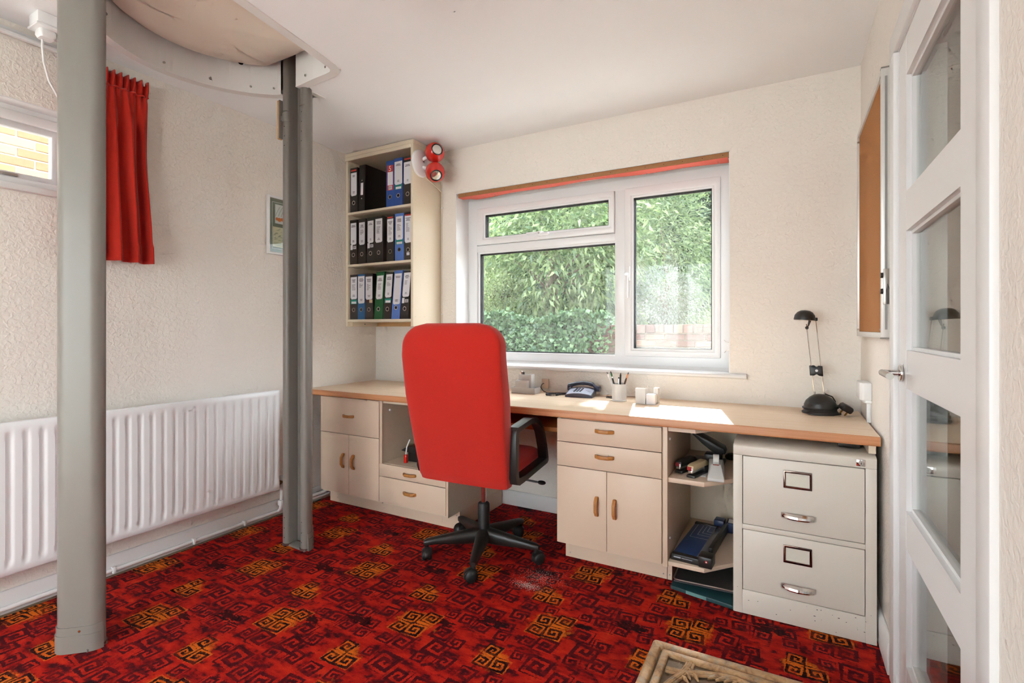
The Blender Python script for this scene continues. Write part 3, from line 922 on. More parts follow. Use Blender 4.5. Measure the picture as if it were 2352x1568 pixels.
# ================================================================== PICTURE
pc = thing('picture_frame', 'white framed botanical print partly behind far lift post', 'picture', (XL, 2.1, 1.78))
a0, a1, z0, z1 = 1.962, 2.235, 1.607, 1.965
MB().rring((a0, z0, a1, z1), (a0 + .014, z0 + .014, a1 - .014, z1 - .014), 'X', XL, XL + .018).build('frame', M_WHITE, pc, bevel=.002)
B('mount', mat('grey_green_card', lin(132, 142, 128), .7), pc, (XL, a0 + .012, z0 + .012, XL + .006, a1 - .012, z1 - .012))
MB().rring((a0 + .034, z0 + .034, a1 - .034, z1 - .034), (a0 + .037, z0 + .037, a1 - .037, z1 - .037), 'X', XL + .004, XL + .0068).build('mount_line', M_PAPER, pc)
B('print', M_PAPER, pc, (XL + .005, a0 + .056, 1.80, XL + .0070, a1 - .056, 1.918))
B('print', mat('ivory_paper', lin(232, 226, 196), .7), pc, (XL + .005, a0 + .040, 1.655, XL + .0070, a1 - .040, 1.778))
m = MB()
for (yy, zz_, r_) in ((2.03, 1.828, .010), (2.047, 1.825, .013), (2.066, 1.829, .011), (2.085, 1.826, .012), (2.11, 1.83, .010)):
    m.cyl((XL + .0068, yy, zz_), (XL + .0076, yy, zz_), r_, n=12)
m.build('printed_fruit', mat('orange_print', lin(238, 128, 60), .7), pc)
m = MB()
for i in range(9):
    y_ = 2.02 + i * .019
    m.tube([(XL + .0072, y_, 1.845), (XL + .0072, y_ + .012, 1.875), (XL + .0072, y_ + .03, 1.905)], .0009, 4)
for i in range(26):
    y_ = 2.006 + RND.random() * .06; z_ = 1.69 + RND.random() * .08
    m.tube([(XL + .0072, y_, z_), (XL + .0072, y_ + .008, z_ + .006), (XL + .0072, y_ + .012, z_ + .0)], .0007, 4)
for i in range(3):
    m.box(XL + .007, 2.01, 1.664 + i * .008, XL + .0074, 2.09 - i * .015, 1.6655 + i * .008)
m.build('printed_leaves', mat('sage_print', lin(120, 128, 96), .7), pc)
B('glass', M_DOORGLASS, pc, (XL + .012, a0 + .012, z0 + .012, XL + .0135, a1 - .012, z1 - .012))

# ================================================================== SHELF UNIT
sx0, sx1, sy0, sy1 = XL + .001, -2.155, 2.585, YB - .001
sh = thing('wall_shelf_unit', 'cream open shelf unit fixed in the corner up to ceiling', 'shelf', ((sx0 + sx1) / 2, sy1, 1.165))
B('side_panel', M_SHELF, sh, (sx1 - .020, sy0, 1.165, sx1, sy1, 2.385), bevel=.001)
B('side_panel', M_SHELF, sh, (sx0, sy0 + .004, 1.165, sx0 + .020, sy1, 2.362), bevel=.001)
SZ = [(1.215, .018), (1.606, .016), (1.976, .016)]
for z, th in SZ:
    B('shelf_board', M_SHELF, sh, (sx0 + .020, sy0 + .003, z - th, sx1 - .020, sy1, z), bevel=.001)
B('top_board', M_CREAMIN, sh, (sx0, sy0 + .01, 2.348, sx1 - .02, sy1, 2.364))
B('cornice', M_SHELF, sh, (sx0, sy0 - .004, 2.370, sx1 + .002, sy0 + .02, 2.396), (sx1 - .016, sy0 + .02, 2.372, sx1 + .002, sy1, 2.396), bevel=.001)
B('cornice', M_SHELF, sh, (sx0, sy0 - .002, 2.345, sx1 - .02, sy0 + .012, 2.3695), bevel=.001)
B('back_panel', M_CREAMIN, sh, (sx0 + .02, sy1 - .004, 1.215, sx1 - .02, sy1, 2.35))
B('batten', M_PINE, sh, (sx0 + .02, sy1 - .019, 1.166, sx1 - .02, sy1 - .0005, 1.197), bevel=.001)
B('batten', M_SHELF, sh, (sx0 + .02, sy0 + .035, 1.168, sx0 + .034, sy1 - .02, 1.197), bevel=.001)
for x in (-2.36, -2.22):
    MB().cyl((x, sy1 - .0195, 1.182), (x, sy1 - .022, 1.182), .004, n=8).build('screw_hole', M_DARK, sh)
MB().cyl((sx0 + .034, 2.74, 1.183), (sx0 + .0355, 2.74, 1.183), .004, n=8).build('screw_hole', M_DARK, sh)
for y in (2.61, 2.70, 2.82):
    for z in (1.23, 1.62, 2.0, 2.33):
        MB().cyl((sx1, y, z), (sx1 + .001, y, z), .003, n=8).build('screw_cap', M_CREAMIN, sh)

# ---------------------------------------------------------------- binders
BC = {'black': mat('black_binder_board', lin(46, 40, 36), .55, bump=(500, .05)), 'gloss': mat('black_pvc_binder', lin(20, 18, 18), .35),
      'royal': mat('royal_blue_binder', lin(44, 84, 160), .5), 'blue': mat('mid_blue_binder', lin(36, 98, 152), .5), 'sky': mat('periwinkle_blue_binder', lin(92, 128, 204), .5),
      'green': mat('green_binder', lin(26, 92, 48), .5), 'speck': mat('marbled_black_binder', lin(62, 52, 46), .6, var=(260, .6))}
M_TEAL = mat('teal_print', lin(32, 142, 126), .6); M_REDP = mat('red_print', lin(206, 62, 56), .6)
M_TXT = [mat('dark_text', lin(60, 56, 56), .8), mat('grey_text', lin(128, 122, 124), .8)]
def binder(x0, x1, z0, hgt, col, lab, label, ly=(.42, .93), extra=(), lean=0.0, text='mid', ringhole=True, depth=.275, yfront=2.600):
    root = thing('lever_arch_binder', label, 'binder', ((x0 + x1) / 2, yfront, z0), 'ring binders on the wall shelves')
    W = x1 - x0; cx = (x0 + x1) / 2
    mtl = BC[col]
    sk = Matrix.Translation((cx, yfront, z0)) @ Matrix.Shear('XY', 4, (0, 0)) if False else None
    def L(p):        # local (x from -W/2, y depth, z) -> world with lean
        x, y, z = p
        return (cx + x + lean * z, yfront + y, z0 + z)
    def bx_(m, a, b, c, d, e, f):
        t_ = MB().box(a, b, c, d, e, f)
        m.add([L(p) for p in t_.v], t_.f)
        return m
    m = MB()
    bx_(m, -W/2, 0, 0, W/2, .003, hgt)                       # spine
    bx_(m, -W/2, .003, 0, -W/2 + .003, depth, hgt)           # covers
    bx_(m, W/2 - .003, .003, 0, W/2, depth, hgt)
    m.build('cover', mtl, root)
    bx_(MB(), -W/2 + .006, .012, .012, W/2 - .006, depth - .02, hgt - .018).build('paper_block', M_PAPER, root)
    if lab:
        w2 = W / 2 - .006
        lw = lab if isinstance(lab, float) else .85
        wl_ = W * lw / 2
        zb, zt = ly[0] * hgt, ly[1] * hgt
        P = [(-wl_, zb + .012), (-wl_ * .7, zb), (wl_ * .75, zb + .002), (wl_, zb + .010), (wl_, zt), (-wl_ * .98, zt - .001)]
        t_ = MB().prism(P, 'Y', -.0008, -.0001)
        lb = MB().add([L(p) for p in t_.v], t_.f).build('label', M_PAPER, root)
        r2 = random.Random(int(abs(x0) * 9999) + int(z0 * 100))
        t1 = MB(); t2 = MB()
        z_ = zt - .018
        for i in range(2 if text == 'few' else 3):
            ww = wl_ * r2.uniform(.35, .75)
            bx_(t1, -ww, -.0012, z_ - .0035, ww, -.0008, z_); z_ -= .008
        z_ -= .012
        if text != 'few':
            for i in range(r2.randint(4, 8)):
                ww = wl_ * r2.uniform(.5, 1.2)
                bx_(t2, -wl_ * .6, -.0012, z_ - .0028, -wl_ * .6 + ww, -.0008, z_); z_ -= .0075
        for i in range(2):
            ww = wl_ * r2.uniform(.2, .4)
            bx_(t1, -ww, -.0012, zb + .028 - i * .008, ww, -.0008, zb + .031 - i * .008)
        t1.build('title_lines', M_TXT[0], lb)['kind'] = 'stuff'
        if t2.v: t2.build('text_lines', M_TXT[1], lb)['kind'] = 'stuff'
    for kind in extra:
        if kind == 'teal':
            e_ = bx_(MB(), -W * .42, -.0007, hgt * .345, W * .42, -.0001, hgt * .44).build('maker_band', M_TEAL, root)
            bx_(MB(), -W * .3, -.0012, hgt * .352, W * .34, -.0008, hgt * .40).build('barcode', M_PAPER, e_)
        elif kind == 'code':
            e_ = bx_(MB(), -W * .05, -.0007, hgt * .345, W * .36, -.0001, hgt * .41).build('barcode', M_PAPER, root)
            q = MB()
            for i in range(7): bx_(q, W * (.0 + i * .045), -.0012, hgt * .355, W * (.02 + i * .045), -.0008, hgt * .40)
            q.build('barcode_bars', M_TXT[0], e_)['kind'] = 'stuff'
            bx_(MB(), -W * .42, -.0007, hgt * .33, -W * .12, -.0001, hgt * .44).build('maker_tab', M_PAPER, root)
        elif kind == 'redtop':
            bx_(MB(), -W * .38, -.0009, hgt * .925, W * .36, -.0001, hgt * .955).build('red_edge', M_REDP, root)
        elif kind == 'sticker':
            bx_(MB(), -W * .2, -.0009, hgt * .10, W * .18, -.0001, hgt * .16).build('sticker', M_PAPER, root)
        elif kind == 'dots':
            bx_(MB(), -W * .45, -.0007, hgt * .375, W * .02, -.0001, hgt * .43).build('dark_tab', mat('brown_print', lin(70, 40, 34), .7), root)
            bx_(MB(), W * .04, -.0007, hgt * .36, W * .44, -.0001, hgt * .43).build('tan_tab', mat('tan_print', lin(212, 188, 150), .7), root)
        elif kind == 'five':
            e_ = bx_(MB(), -W * .36, -.0007, hgt * .36, W * .40, -.0001, hgt * .90).build('maker_label', M_REDP, root)
            bx_(MB(), -W * .30, -.0011, hgt * .47, W * .36, -.0007, hgt * .755).build('title_panel', M_PAPER, e_)
            bx_(MB(), -W * .18, -.0011, hgt * .375, W * .24, -.0007, hgt * .455).build('barcode', M_PAPER, e_)
            q = MB()
            for i in range(6): bx_(q, W * (-.14 + i * .06), -.0014, hgt * .39, W * (-.115 + i * .06), -.0011, hgt * .445)
            q.build('barcode_bars', M_TXT[0], e_)['kind'] = 'stuff'
            text_mesh('5', 'printed_five', M_PAPER, e_, .05, Matrix.Translation((cx + lean * .26, yfront - .0011, z0 + hgt * .825)) @ Matrix.Rotation(PI/2, 4, 'X'))
    if ringhole:
        hz = hgt * (.215 if col != 'sky' else .235)
        c0 = L((0, 0, hz))
        MB().lathe([(.0105, 0), (.0150, 0), (.0150, .0022), (.0105, .0022), (.0105, 0)], (c0[0], c0[1] + .0004, c0[2]), (0, -1, 0), 24).build('ring_pull', M_CHROME, root, smooth=True)
        MB().cyl((c0[0], c0[1] + .0002, c0[2]), (c0[0], c0[1] - .0008, c0[2]), .0108, n=20).build('finger_hole', M_DARK, root)
    return root
Z1, Z2, Z3 = 1.9762, 1.6062, 1.2152
hb = .318
# top shelf
binder(-2.742, -2.672, Z1, .318, 'black', .80, 'black binder at left end of the top shelf', (.37, .89), ('redtop',), text='few')
t_ = binder(-2.662, -2.602, Z1, .325, 'gloss', None, 'wide gap beside this glossy black ring binder on top shelf', ringhole=False, lean=.03)
t_['label'] = 'glossy black ring binder with narrow white spine label on top shelf'
e_ = MB().prism([(-.011, 0), (.012, 0), (.012, .085), (-.011, .085)], 'Y', 0, .0008)
lb = MB().add([(-2.632 + .03 * (.10 + p[2]) + p[0], 2.5985 + p[1], Z1 + .115 + p[2]) for p in e_.v], e_.f).build('label', M_PAPER, t_)
for z in (.09, .217):
    MB().cyl((-2.632 + .03 * z, 2.600, Z1 + z), (-2.632 + .03 * z, 2.598, Z1 + z), .0045, n=10).build('rivet', M_CHROME, t_)
binder(-2.402, -2.333, Z1, .315, 'royal', None, 'blue binder with red spine label marked five on top shelf', extra=('five',))
binder(-2.331, -2.258, Z1, .322, 'royal', .92, 'blue binder with white label and teal band on top shelf', (.44, .93), ('teal',), text='few')
binder(-2.250, -2.178, Z1, .322, 'black', .92, 'black binder at right end of the top shelf', (.42, .88), ('redtop',), text='few')
# middle shelf
binder(-2.744, -2.676, Z2, hb, 'black', .80, 'black binder at left end of the middle shelf', (.44, .93), ('code',), text='few')
binder(-2.662, -2.594, Z2, hb, 'black', .80, 'second black binder from the left on middle shelf', (.42, .92))
binder(-2.580, -2.512, Z2, hb, 'black', .80, 'third black binder from left on middle shelf with barcode tab', (.44, .93), ('code',), text='few')
binder(-2.510, -2.430, Z2, hb, 'black', .78, 'fourth black binder from left on middle shelf, label reaching high', (.43, .95))
binder(-2.398, -2.334, Z2, hb, 'black', .84, 'black binder with red topped label left of middle shelf blue one', (.41, .91), ('redtop',))
binder(-2.324, -2.248, Z2, hb, 'sky', .80, 'only blue binder on the middle shelf', (.44, .94), ('teal',))
binder(-2.242, -2.178, Z2, hb, 'speck', .90, 'marbled black binder at right end of the middle shelf', (.36, .94), ('redtop', 'sticker'))
# bottom shelf
binder(-2.742, -2.672, Z3, hb, 'black', .88, 'black binder at left end of the bottom shelf', (.45, .95), ('teal',))
binder(-2.669, -2.600, Z3, hb, 'blue', .90, 'mid blue binder second from left on bottom shelf', (.35, .96))
binder(-2.597, -2.525, Z3, hb, 'black', .88, 'black binder between blue and green ones on bottom shelf', (.43, .94), ('dots',))
binder(-2.515, -2.440, Z3, .326, 'green', .78, 'green binder on the bottom shelf', (.42, .92), lean=.075)
binder(-2.430, -2.362, Z3, hb, 'black', .82, 'leaning black binder right of the green one', (.46, .96), ('teal',), lean=.075)
binder(-2.358, -2.285, Z3, .326, 'sky', .84, 'leaning periwinkle blue binder on the bottom shelf', (.30, .94), lean=.09, text='few')
binder(-2.280, -2.212, Z3, hb, 'black', .84, 'leaning black binder at right end of the bottom shelf', (.46, .97), ('code',), lean=.10)

# ---------------------------------------------------------------- double globe spotlight
lp = thing('wall_spotlight', 'twin red globe spotlight on white disc beside the shelves', 'spotlight', (sx1, 2.66, 2.25))
MB().lathe([(.088, 0), (.090, .004), (.086, .016), (.07, .022), (0, .024)], (sx1, 2.655, 2.252), (1, 0, 0), 40).build('mounting_disc', M_UPVC, lp, smooth=True)
def globe(c, aim, arm_from):
    aim = Vector(aim).normalized(); c = Vector(c); R_ = .0655
    op = .036
    h_ = math.sqrt(R_ ** 2 - op ** 2)
    a_end = math.acos(h_ / R_)
    prof = [(R_ * math.sin(t), -R_ * math.cos(t)) for t in [PI * k / 26 for k in range(27)] if t < PI - a_end]
    prof.append((op, h_)); prof += [(op - .0005, h_ - .004)]
    g = MB().lathe(prof, c, aim, 40).build('globe', M_REDGLOSS, lp, smooth=True)
    MB().lathe([(op - .004, h_ - .004), (op, h_ - .004), (op + .0035, h_ - .001), (op, h_ + .003), (op - .004, h_ + .0005), (op - .004, h_ - .004)], c, aim, 32).build('black_rim', M_BLACK, g, smooth=True)
    MB().lathe([(op - .0035, h_ - .002), (.022, h_ + .001), (.008, h_ + .003), (0, h_ + .0032)], c, aim, 28).build('bulb_face', M_MIRROR, g, smooth=True)
    MB().tube([Vector(arm_from), (Vector(arm_from) + c) / 2 + Vector((0, 0, 0)), c], .011, 10).build('arm', M_UPVC, lp, smooth=True)
globe((-2.058, 2.690, 2.322), (.833, -.606, .08), (sx1 + .01, 2.66, 2.275))
globe((-2.052, 2.686, 2.189), (.72, -.67, -.80), (sx1 + .01, 2.66, 2.232))
MB().tube([(sx1 + .006, 2.70, 2.175), (sx1 + .006, 2.80, 2.145), (sx1 + .008, YB - .006, 2.115), (sx1 + .010, YB - .004, 2.0), (sx1 + .010, YB - .004, 1.6), (sx1 + .010, YB - .004, .93), (sx1 + .010, YB - .004, .757)], .0032, 8).build('cable', M_SHELF, lp, smooth=True)
for z in (1.25, 1.62, 2.0):
    B('cable_clip', M_UPVC, lp, (sx1 + .005, YB - .009, z, sx1 + .016, YB - .001, z + .006))

# ================================================================== DESK AND CABINETS
BZ = .757
YD = 2.235                                    # front edge of the worktop
dk = thing('worktop', 'long beech laminate worktop under the window', 'worktop', (-1.2, 2.56, .722))
B('top', M_BENCH, dk, (XL + .002, YD + .006, .7225, .297, YB - .001, BZ))
P = [(YD + .007, .7222), (YD + .002, .7225), (YD, .727), (YD, .748), (YD + .002, .7545), (YD + .007, .7572)]
MB().prism(P, 'X', XL + .002, .297).build('front_edging', M_EDGE, dk, smooth=True, ang=20)

YC = 2.257
def handle(root, x, z, vert=False, L=.096):
    hw = L / 2
    prof = [(-hw, 0), (-hw + .004, -.012), (-hw + .026, -.027), (hw - .026, -.027), (hw - .004, -.012), (hw, 0), (hw - .014, 0), (hw - .030, -.015), (-hw + .030, -.015), (-hw + .014, 0)]
    m = MB()
    n_ = len(prof)
    V = []
    for t in (-.0085, .0085):
        for a, y in prof:
            V.append((x + t, YC + y, z + a) if vert else (x + a, YC + y, z + t))
    F = [(i, (i + 1) % n_, n_ + (i + 1) % n_, n_ + i) for i in range(n_)]
    for q in ((0, 1, 8, 9), (1, 2, 7, 8), (2, 3, 6, 7) , (3, 4, 5, 6)):
        pass
    caps = [(0, 1, 8, 9), (1, 2, 7, 8), (2, 3, 6, 7) if False else (2, 3, 7), (3, 7, 6), (3, 4, 6), (4, 5, 6)]
    caps = [(0, 1, 9), (1, 8, 9), (1, 2, 8), (2, 7, 8), (2, 3, 7), (3, 4, 7), (4, 6, 7), (4, 5, 6)]
    F += [c for c in caps] + [tuple(n_ + i for i in c[::-1]) for c in caps]
    return m.add(V, F).build('handle', M_HANDLE, root, bevel=.0035, seg=2)
def front(root, name, x0, z0, x1, z1, hx, hz, vert):
    o = B(name, M_CREAM, root, (x0 + .0012, YC, z0 + .0012, x1 - .0012, YC + .016, z1 - .0012), bevel=.0012)
    handle(o, hx, hz, vert)
    return o
def carcase(root, x0, x1, z0=.105, z1=.720, back=True):
    y0, y1 = YC + .017, YB - .03
    t = .016
    B('side_panel', M_CREAMIN, root, (x0, y0, z0, x0 + t, y1, z1)); B('side_panel', M_CREAMIN, root, (x1 - t, y0, z0, x1, y1, z1))
    B('bottom_panel', M_CREAMIN, root, (x0 + t, y0, z0, x1 - t, y1, z0 + t))
    B('back_panel', M_CREAMIN, root, (x0 + t, y1 - .006, z0 + t, x1 - t, y1, z1))
    B('top_rail', M_CREAMIN, root, (x0 + t, y0, z1 - t, x1 - t, y0 + .09, z1))

a = thing('base_cabinet', 'cream cabinet with one drawer over two doors by the radiator', 'cabinet', (-2.394, 2.57, 0))
carcase(a, -2.643, -2.145)
front(a, 'drawer', -2.645, .491, -2.144, .717, -2.394, .606, False)
front(a, 'door', -2.645, .115, -2.394, .490, -2.438, .325, True)
front(a, 'door', -2.394, .115, -2.144, .490, -2.350, .325, True)
B('plinth', M_CREAM, a, (-2.69, 2.375, 0, -2.145, 2.391, .105))

b = thing('base_cabinet', 'cream cabinet with open niche over two drawers behind chair', 'cabinet', (-1.895, 2.57, 0))
carcase(b, -2.142, -1.640)
B('niche_floor', M_CREAMIN, b, (-2.126, YC + .02, .332, -1.656, YB - .04, .346))
B('edge_strip', M_CREAM, b, (-2.142, YC + .006, .105, -2.124, YC + .0168, .720), (-1.658, YC + .006, .105, -1.640, YC + .0168, .72))
front(b, 'drawer', -2.142, .271, -1.652, .346, -1.905, .308, False)
front(b, 'drawer', -2.142, .115, -1.652, .269, -1.905, .200, False)
B('plinth', M_CREAM, b, (-2.145, 2.375, 0, -1.640, 2.391, .105), (-1.656, 2.391, 0, -1.640, YB - .03, .105))
for x, z in ((-2.62, .03), (-2.21, .03), (-1.66, .08)):
    MB().cyl((x, 2.3752, z), (x, 2.373, z), .003, n=8).build('screw', M_STEEL, b if x > -2.2 else a)
MB().cyl((-2.1255, 2.33, .655), (-2.118, 2.33, .655), .006, n=10).build('shelf_peg', M_UPVC, b)

c = thing('base_cabinet', 'cream cabinet with two drawers over two doors right of chair', 'cabinet', (-.735, 2.57, 0))
carcase(c, -.985, -.482)
front(c, 'drawer', -.986, .604, -.484, .715, -.745, .672, False)
front(c, 'drawer', -.986, .487, -.484, .603, -.745, .553, False)
front(c, 'door', -.986, .112, -.735, .486, -.782, .318, True)
front(c, 'door', -.735, .112, -.484, .486, -.696, .318, True)
B('plinth', M_CREAM, c, (-.985, 2.368, 0, -.484, 2.384, .105))
for x in (-.96, -.50):
    MB().cyl((x, 2.368, .022), (x, 2.366, .022), .0035, n=8).build('screw', M_STEEL, c)

dd = thing('open_shelf_cabinet', 'cream open corner shelves between cabinet and filing cabinet', 'shelf', (-.33, 2.57, 0))
B('side_panel', M_CREAM, dd, (-.480, YC + .002, .105, -.460, YB - .03, .720), bevel=.001)
B('back_panel', M_CREAMIN, dd, (-.460, YB - .036, .11, -.185, YB - .03, .720))
B('plinth', M_CREAM, dd, (-.4815, 2.368, 0, -.462, YB - .03, .105))
for z0_, z1_ in ((.476, .496), (.110, .128)):
    MB().prism([(-.460, YC + .012), (-.310, YC + .012), (-.196, 2.40), (-.196, YB - .037), (-.460, YB - .037)], 'Z', z0_, z1_).build('shelf_board', M_CREAM, dd, bevel=.001)
MB().prism([(-.460, YC + .012), (-.345, YC + .012), (-.25, 2.40), (-.25, YB - .037), (-.460, YB - .037)], 'Z', .700, .7215).build('top_board', M_CREAM, dd)
for (y, z) in ((2.30, .66), (2.30, .22), (2.80, .35)):
    MB().cyl((-.460, y, z), (-.454, y, z), .0055, n=10).build('shelf_peg', M_UPVC, dd)
MB().cyl((-.472, 2.368, .022), (-.472, 2.366, .022), .0035, n=8).build('screw', M_STEEL, dd)

us = thing('under_desk_shelf', 'orange brown wooden shelf in the knee space', 'shelf', (-1.31, 2.6, .6))
B('board', mat('orange_pine', lin(206, 128, 62), .5, var=(10, .1), stretch=(.3, 3, 3)), us, (-1.638, 2.43, .606, -.987, 2.80, .630), bevel=.002)
B('back_board', mat('dark_brown_board', lin(104, 60, 38), .6, var=(8, .15), stretch=(.3, 3, 3)), us, (-1.638, 2.795, .606, -.987, 2.81, .722))
B('side_runner', M_CREAMIN, us, (-1.640, 2.45, .55, -1.63, 2.80, .606), (-.996, 2.45, .55, -.985, 2.80, .606))

# ---------------------------------------------------------------- filing cabinet
fc = thing('filing_cabinet', 'cream metal two drawer filing cabinet under the worktop', 'filing cabinet', (.045, 2.53, 0))
fx0, fx1, fy0, fy1, fz1 = -.193, .285, 2.226, 2.84, .690
B('body', M_FILE, fc, (fx0, fy0 + .003, .002, fx0 + .034, fy1, .640), (fx1 - .034, fy0 + .003, .002, fx1, fy1, .640), (fx0 + .034, fy0 + .004, .002, fx1 - .034, fy1, .098),
  (fx0 + .034, fy0 + .004, .343, fx1 - .034, fy0 + .03, .362), (fx0 + .03, fy1 - .004, .002, fx1 - .03, fy1, .64), bevel=.0015)
MB().prism([(fy0, .640), (fy0, .676), (fy0 + .010, .682), (fy0 + .055, .691), (fy1, .691), (fy1, .640)], 'X', fx0, fx1).build('top_cap', M_FILE, fc, bevel=.003)
for z0_, z1_, zl, zh in ((.3625, .6385, .565, .425), (.0985, .3425, .275, .150)):
    dr = B('drawer', M_FILE, fc, (fx0 + .036, fy0 + .004, z0_ + .0015, fx1 - .036, fy0 + .022, z1_ - .0015), bevel=.003)
    q = MB().rring((-.013, zl - .034, .083, zl + .034), (-.005, zl - .025, .075, zl + .025), 'Y', fy0 - .001, fy0 + .006).build('label_holder', mat('dark_chrome', lin(120, 104, 96), .18, metal=1), dr, bevel=.001)
    B('label_card', mat('ivory_card', lin(226, 220, 205), .7), dr, (-.006, fy0 + .002, zl - .026, .076, fy0 + .0036, zl + .026))
    # curved chrome pull
    V = []; rows = []
    for i in range(17):
        t = i / 16
        x = -.022 + .119 * t
        bulge = math.sin(PI * t) ** .55
        y = fy0 + .004 - .026 * bulge
        rows.append([(x, y + .0, zh - .010), (x, y - .004, zh - .004), (x, y - .002, zh + .004), (x, fy0 + .0045 - .018 * bulge, zh + .009 + .003 * bulge), (x, fy0 + .005 - .016 * bulge, zh + .006), (x, y + .004, zh - .004)])
    MB().loft(rows).build('pull_handle', M_CHROME, dr, smooth=True, ang=30)
lk = B('lock_plate', M_CHROME, fc, (.222, fy0 - .004, .647, .250, fy0 + .001, .672), bevel=.004)
MB().cyl((.237, fy0 - .0065, .6595), (.237, fy0 - .003, .6595), .0085, n=20).build('lock_barrel', M_STEEL, lk, smooth=True)
B('keyhole', M_DARK, lk, (.2358, fy0 - .0072, .654, .2382, fy0 - .006, .662))
r5 = random.Random(3)
m = MB()
for i in range(34):
    x = r5.uniform(fx0 + .01, fx1 - .005); z = r5.choice([r5.uniform(.01, .09), r5.uniform(.01, .09), r5.uniform(.1, .3)])
    s_ = r5.uniform(.0007, .0018)
    if z > .098 and -.157 < x < .249: continue
    m.box(x, fy0 + .0022, z, x + s_ * r5.uniform(1, 4), fy0 + .0045, z + s_)
m.build('paint_chips', mat('chipped_dark_metal', lin(78, 66, 60), .6), fc)['kind'] = 'stuff'
# dark cable clip under the worktop corner
B('cable_tray', M_BLACK, dk, (.17, 2.30, .690 + .006, .245, 2.36, .7222), bevel=.006)
B('end_bracket', M_CREAMIN, dk, (.262, 2.25, .6915, .285, 2.50, .7222))

# ---------------------------------------------------------------- things on the open shelves
ST = .4965
hp = thing('hole_punch', 'black hole punch with raised lever on the upper shelf', 'hole punch', (-.33, 2.60, ST))
B('base', M_BLACK, hp, (-.405, 2.55, ST, -.262, 2.66, ST + .020), bevel=.005)
B('punch_block', M_BLACK, hp, (-.352, 2.575, ST + .018, -.275, 2.645, ST + .05), bevel=.006)
lev = MB().prism([(-.255, ST + .06), (-.262, ST + .085), (-.33, ST + .118), (-.40, ST + .150), (-.408, ST + .142), (-.36, ST + .098), (-.30, ST + .055)], 'Y', 2.565, 2.655).build('lever', M_BLACK, hp, bevel=.006)
MB().cyl((-.272, 2.56, ST + .058), (-.272, 2.66, ST + .058), .005, n=12).build('hinge_pin', M_CHROME, hp)

def stapler(x, y, rz, body, mark, label, k=1.0):
    root = thing('stapler', label, 'stapler', (x, y, ST), 'staplers on the upper shelf')
    R_ = Matrix.Translation((x, y, ST)) @ Matrix.Rotation(rz, 4, 'Z') @ Matrix.Scale(k, 4)
    def b_(name, mt, bev, *bx):
        m = MB()
        for q in bx: m.box(*q)
        return m.xform(R_).build(name, mt, root, bevel=bev)
    b_('base', M_BLACK, .004, (-.019, 0, 0, .019, .145, .012), (-.016, .10, .01, .016, .145, .034))
    MB().prism([(.0, .030), (.0, .052), (.02, .058), (.12, .060), (.145, .046), (.145, .030)], 'X', -.015, .015).xform(R_).build('arm', body, root, bevel=.005)
    b_('magazine', M_STEEL, .002, (-.010, -.002, .020, .010, .14, .031))
    b_('front_mark', mark, .001, (-.013, -.0035, .032, .006, -.0005, .048))
    b_('white_mark', M_PAPER, .001, (.006, -.0035, .030, .013, -.0005, .044))
    return root
stapler(-.432, 2.355, -.35, M_BLACK, mat('dark_red_plastic', lin(140, 30, 40), .4), 'black stapler with red front at left of the upper shelf')
stapler(-.372, 2.305, -.30, mat('tan_plastic', lin(214, 190, 148), .45), mat('red_plastic', lin(170, 36, 36), .4), 'tan topped stapler between black stapler and tape dispenser', 1.02)

td = thing('tape_dispenser', 'grey desk tape dispenser at front of the upper shelf', 'tape dispenser', (-.285, 2.36, ST))
M_GREY = mat('light_grey_plastic', lin(205, 202, 198), .4)
R_ = Matrix.Translation((-.272, 2.345, ST)) @ Matrix.Rotation(.10, 4, 'Z')
MB().loft([[(-.034, -.05, 0), (.034, -.05, 0), (.034, .10, 0), (-.034, .10, 0)], [(-.034, -.05, .012), (.034, -.05, .012), (.034, .10, .012), (-.034, .10, .012)],
           [(-.022, .0, .058), (.022, .0, .058), (.03, .09, .062), (-.03, .09, .062)], [(-.020, .006, .063), (.020, .006, .063), (.028, .088, .066), (-.028, .088, .066)]]).xform(R_).build('body', M_GREY, td, bevel=.005)
MB().cyl((-.012, .055, .068), (.012, .055, .068), .027, n=28).xform(R_).build('tape_roll', mat('clear_tape', lin(214, 212, 206), .15, spec=.8), td, smooth=True)
MB().box(-.012, -.004, .060, .012, .03, .0645).xform(R_).build('cutter', M_CHROME, td)
pq = thing('paper_slip', 'small white paper slip on the upper shelf', 'paper', (-.325, 2.42, ST))
B('sheet', M_PAPER, pq, (-.352, 2.35, ST + .0002, -.315, 2.44, ST + .002))
ob = thing('spectacle_case', 'dark oval case at the back of the upper shelf', 'case', (-.225, 2.74, ST))
MB().loft([[(-.225 + a * k, 2.74 + b_ * k, ST + z) for a, b_ in rrect(-.05, -.028, .05, .028, .026)] for z, k in ((0, .9), (.008, 1), (.018, .98), (.026, .75))]).build('case', mat('brown_black_leather', lin(48, 38, 32), .5), ob, smooth=True)

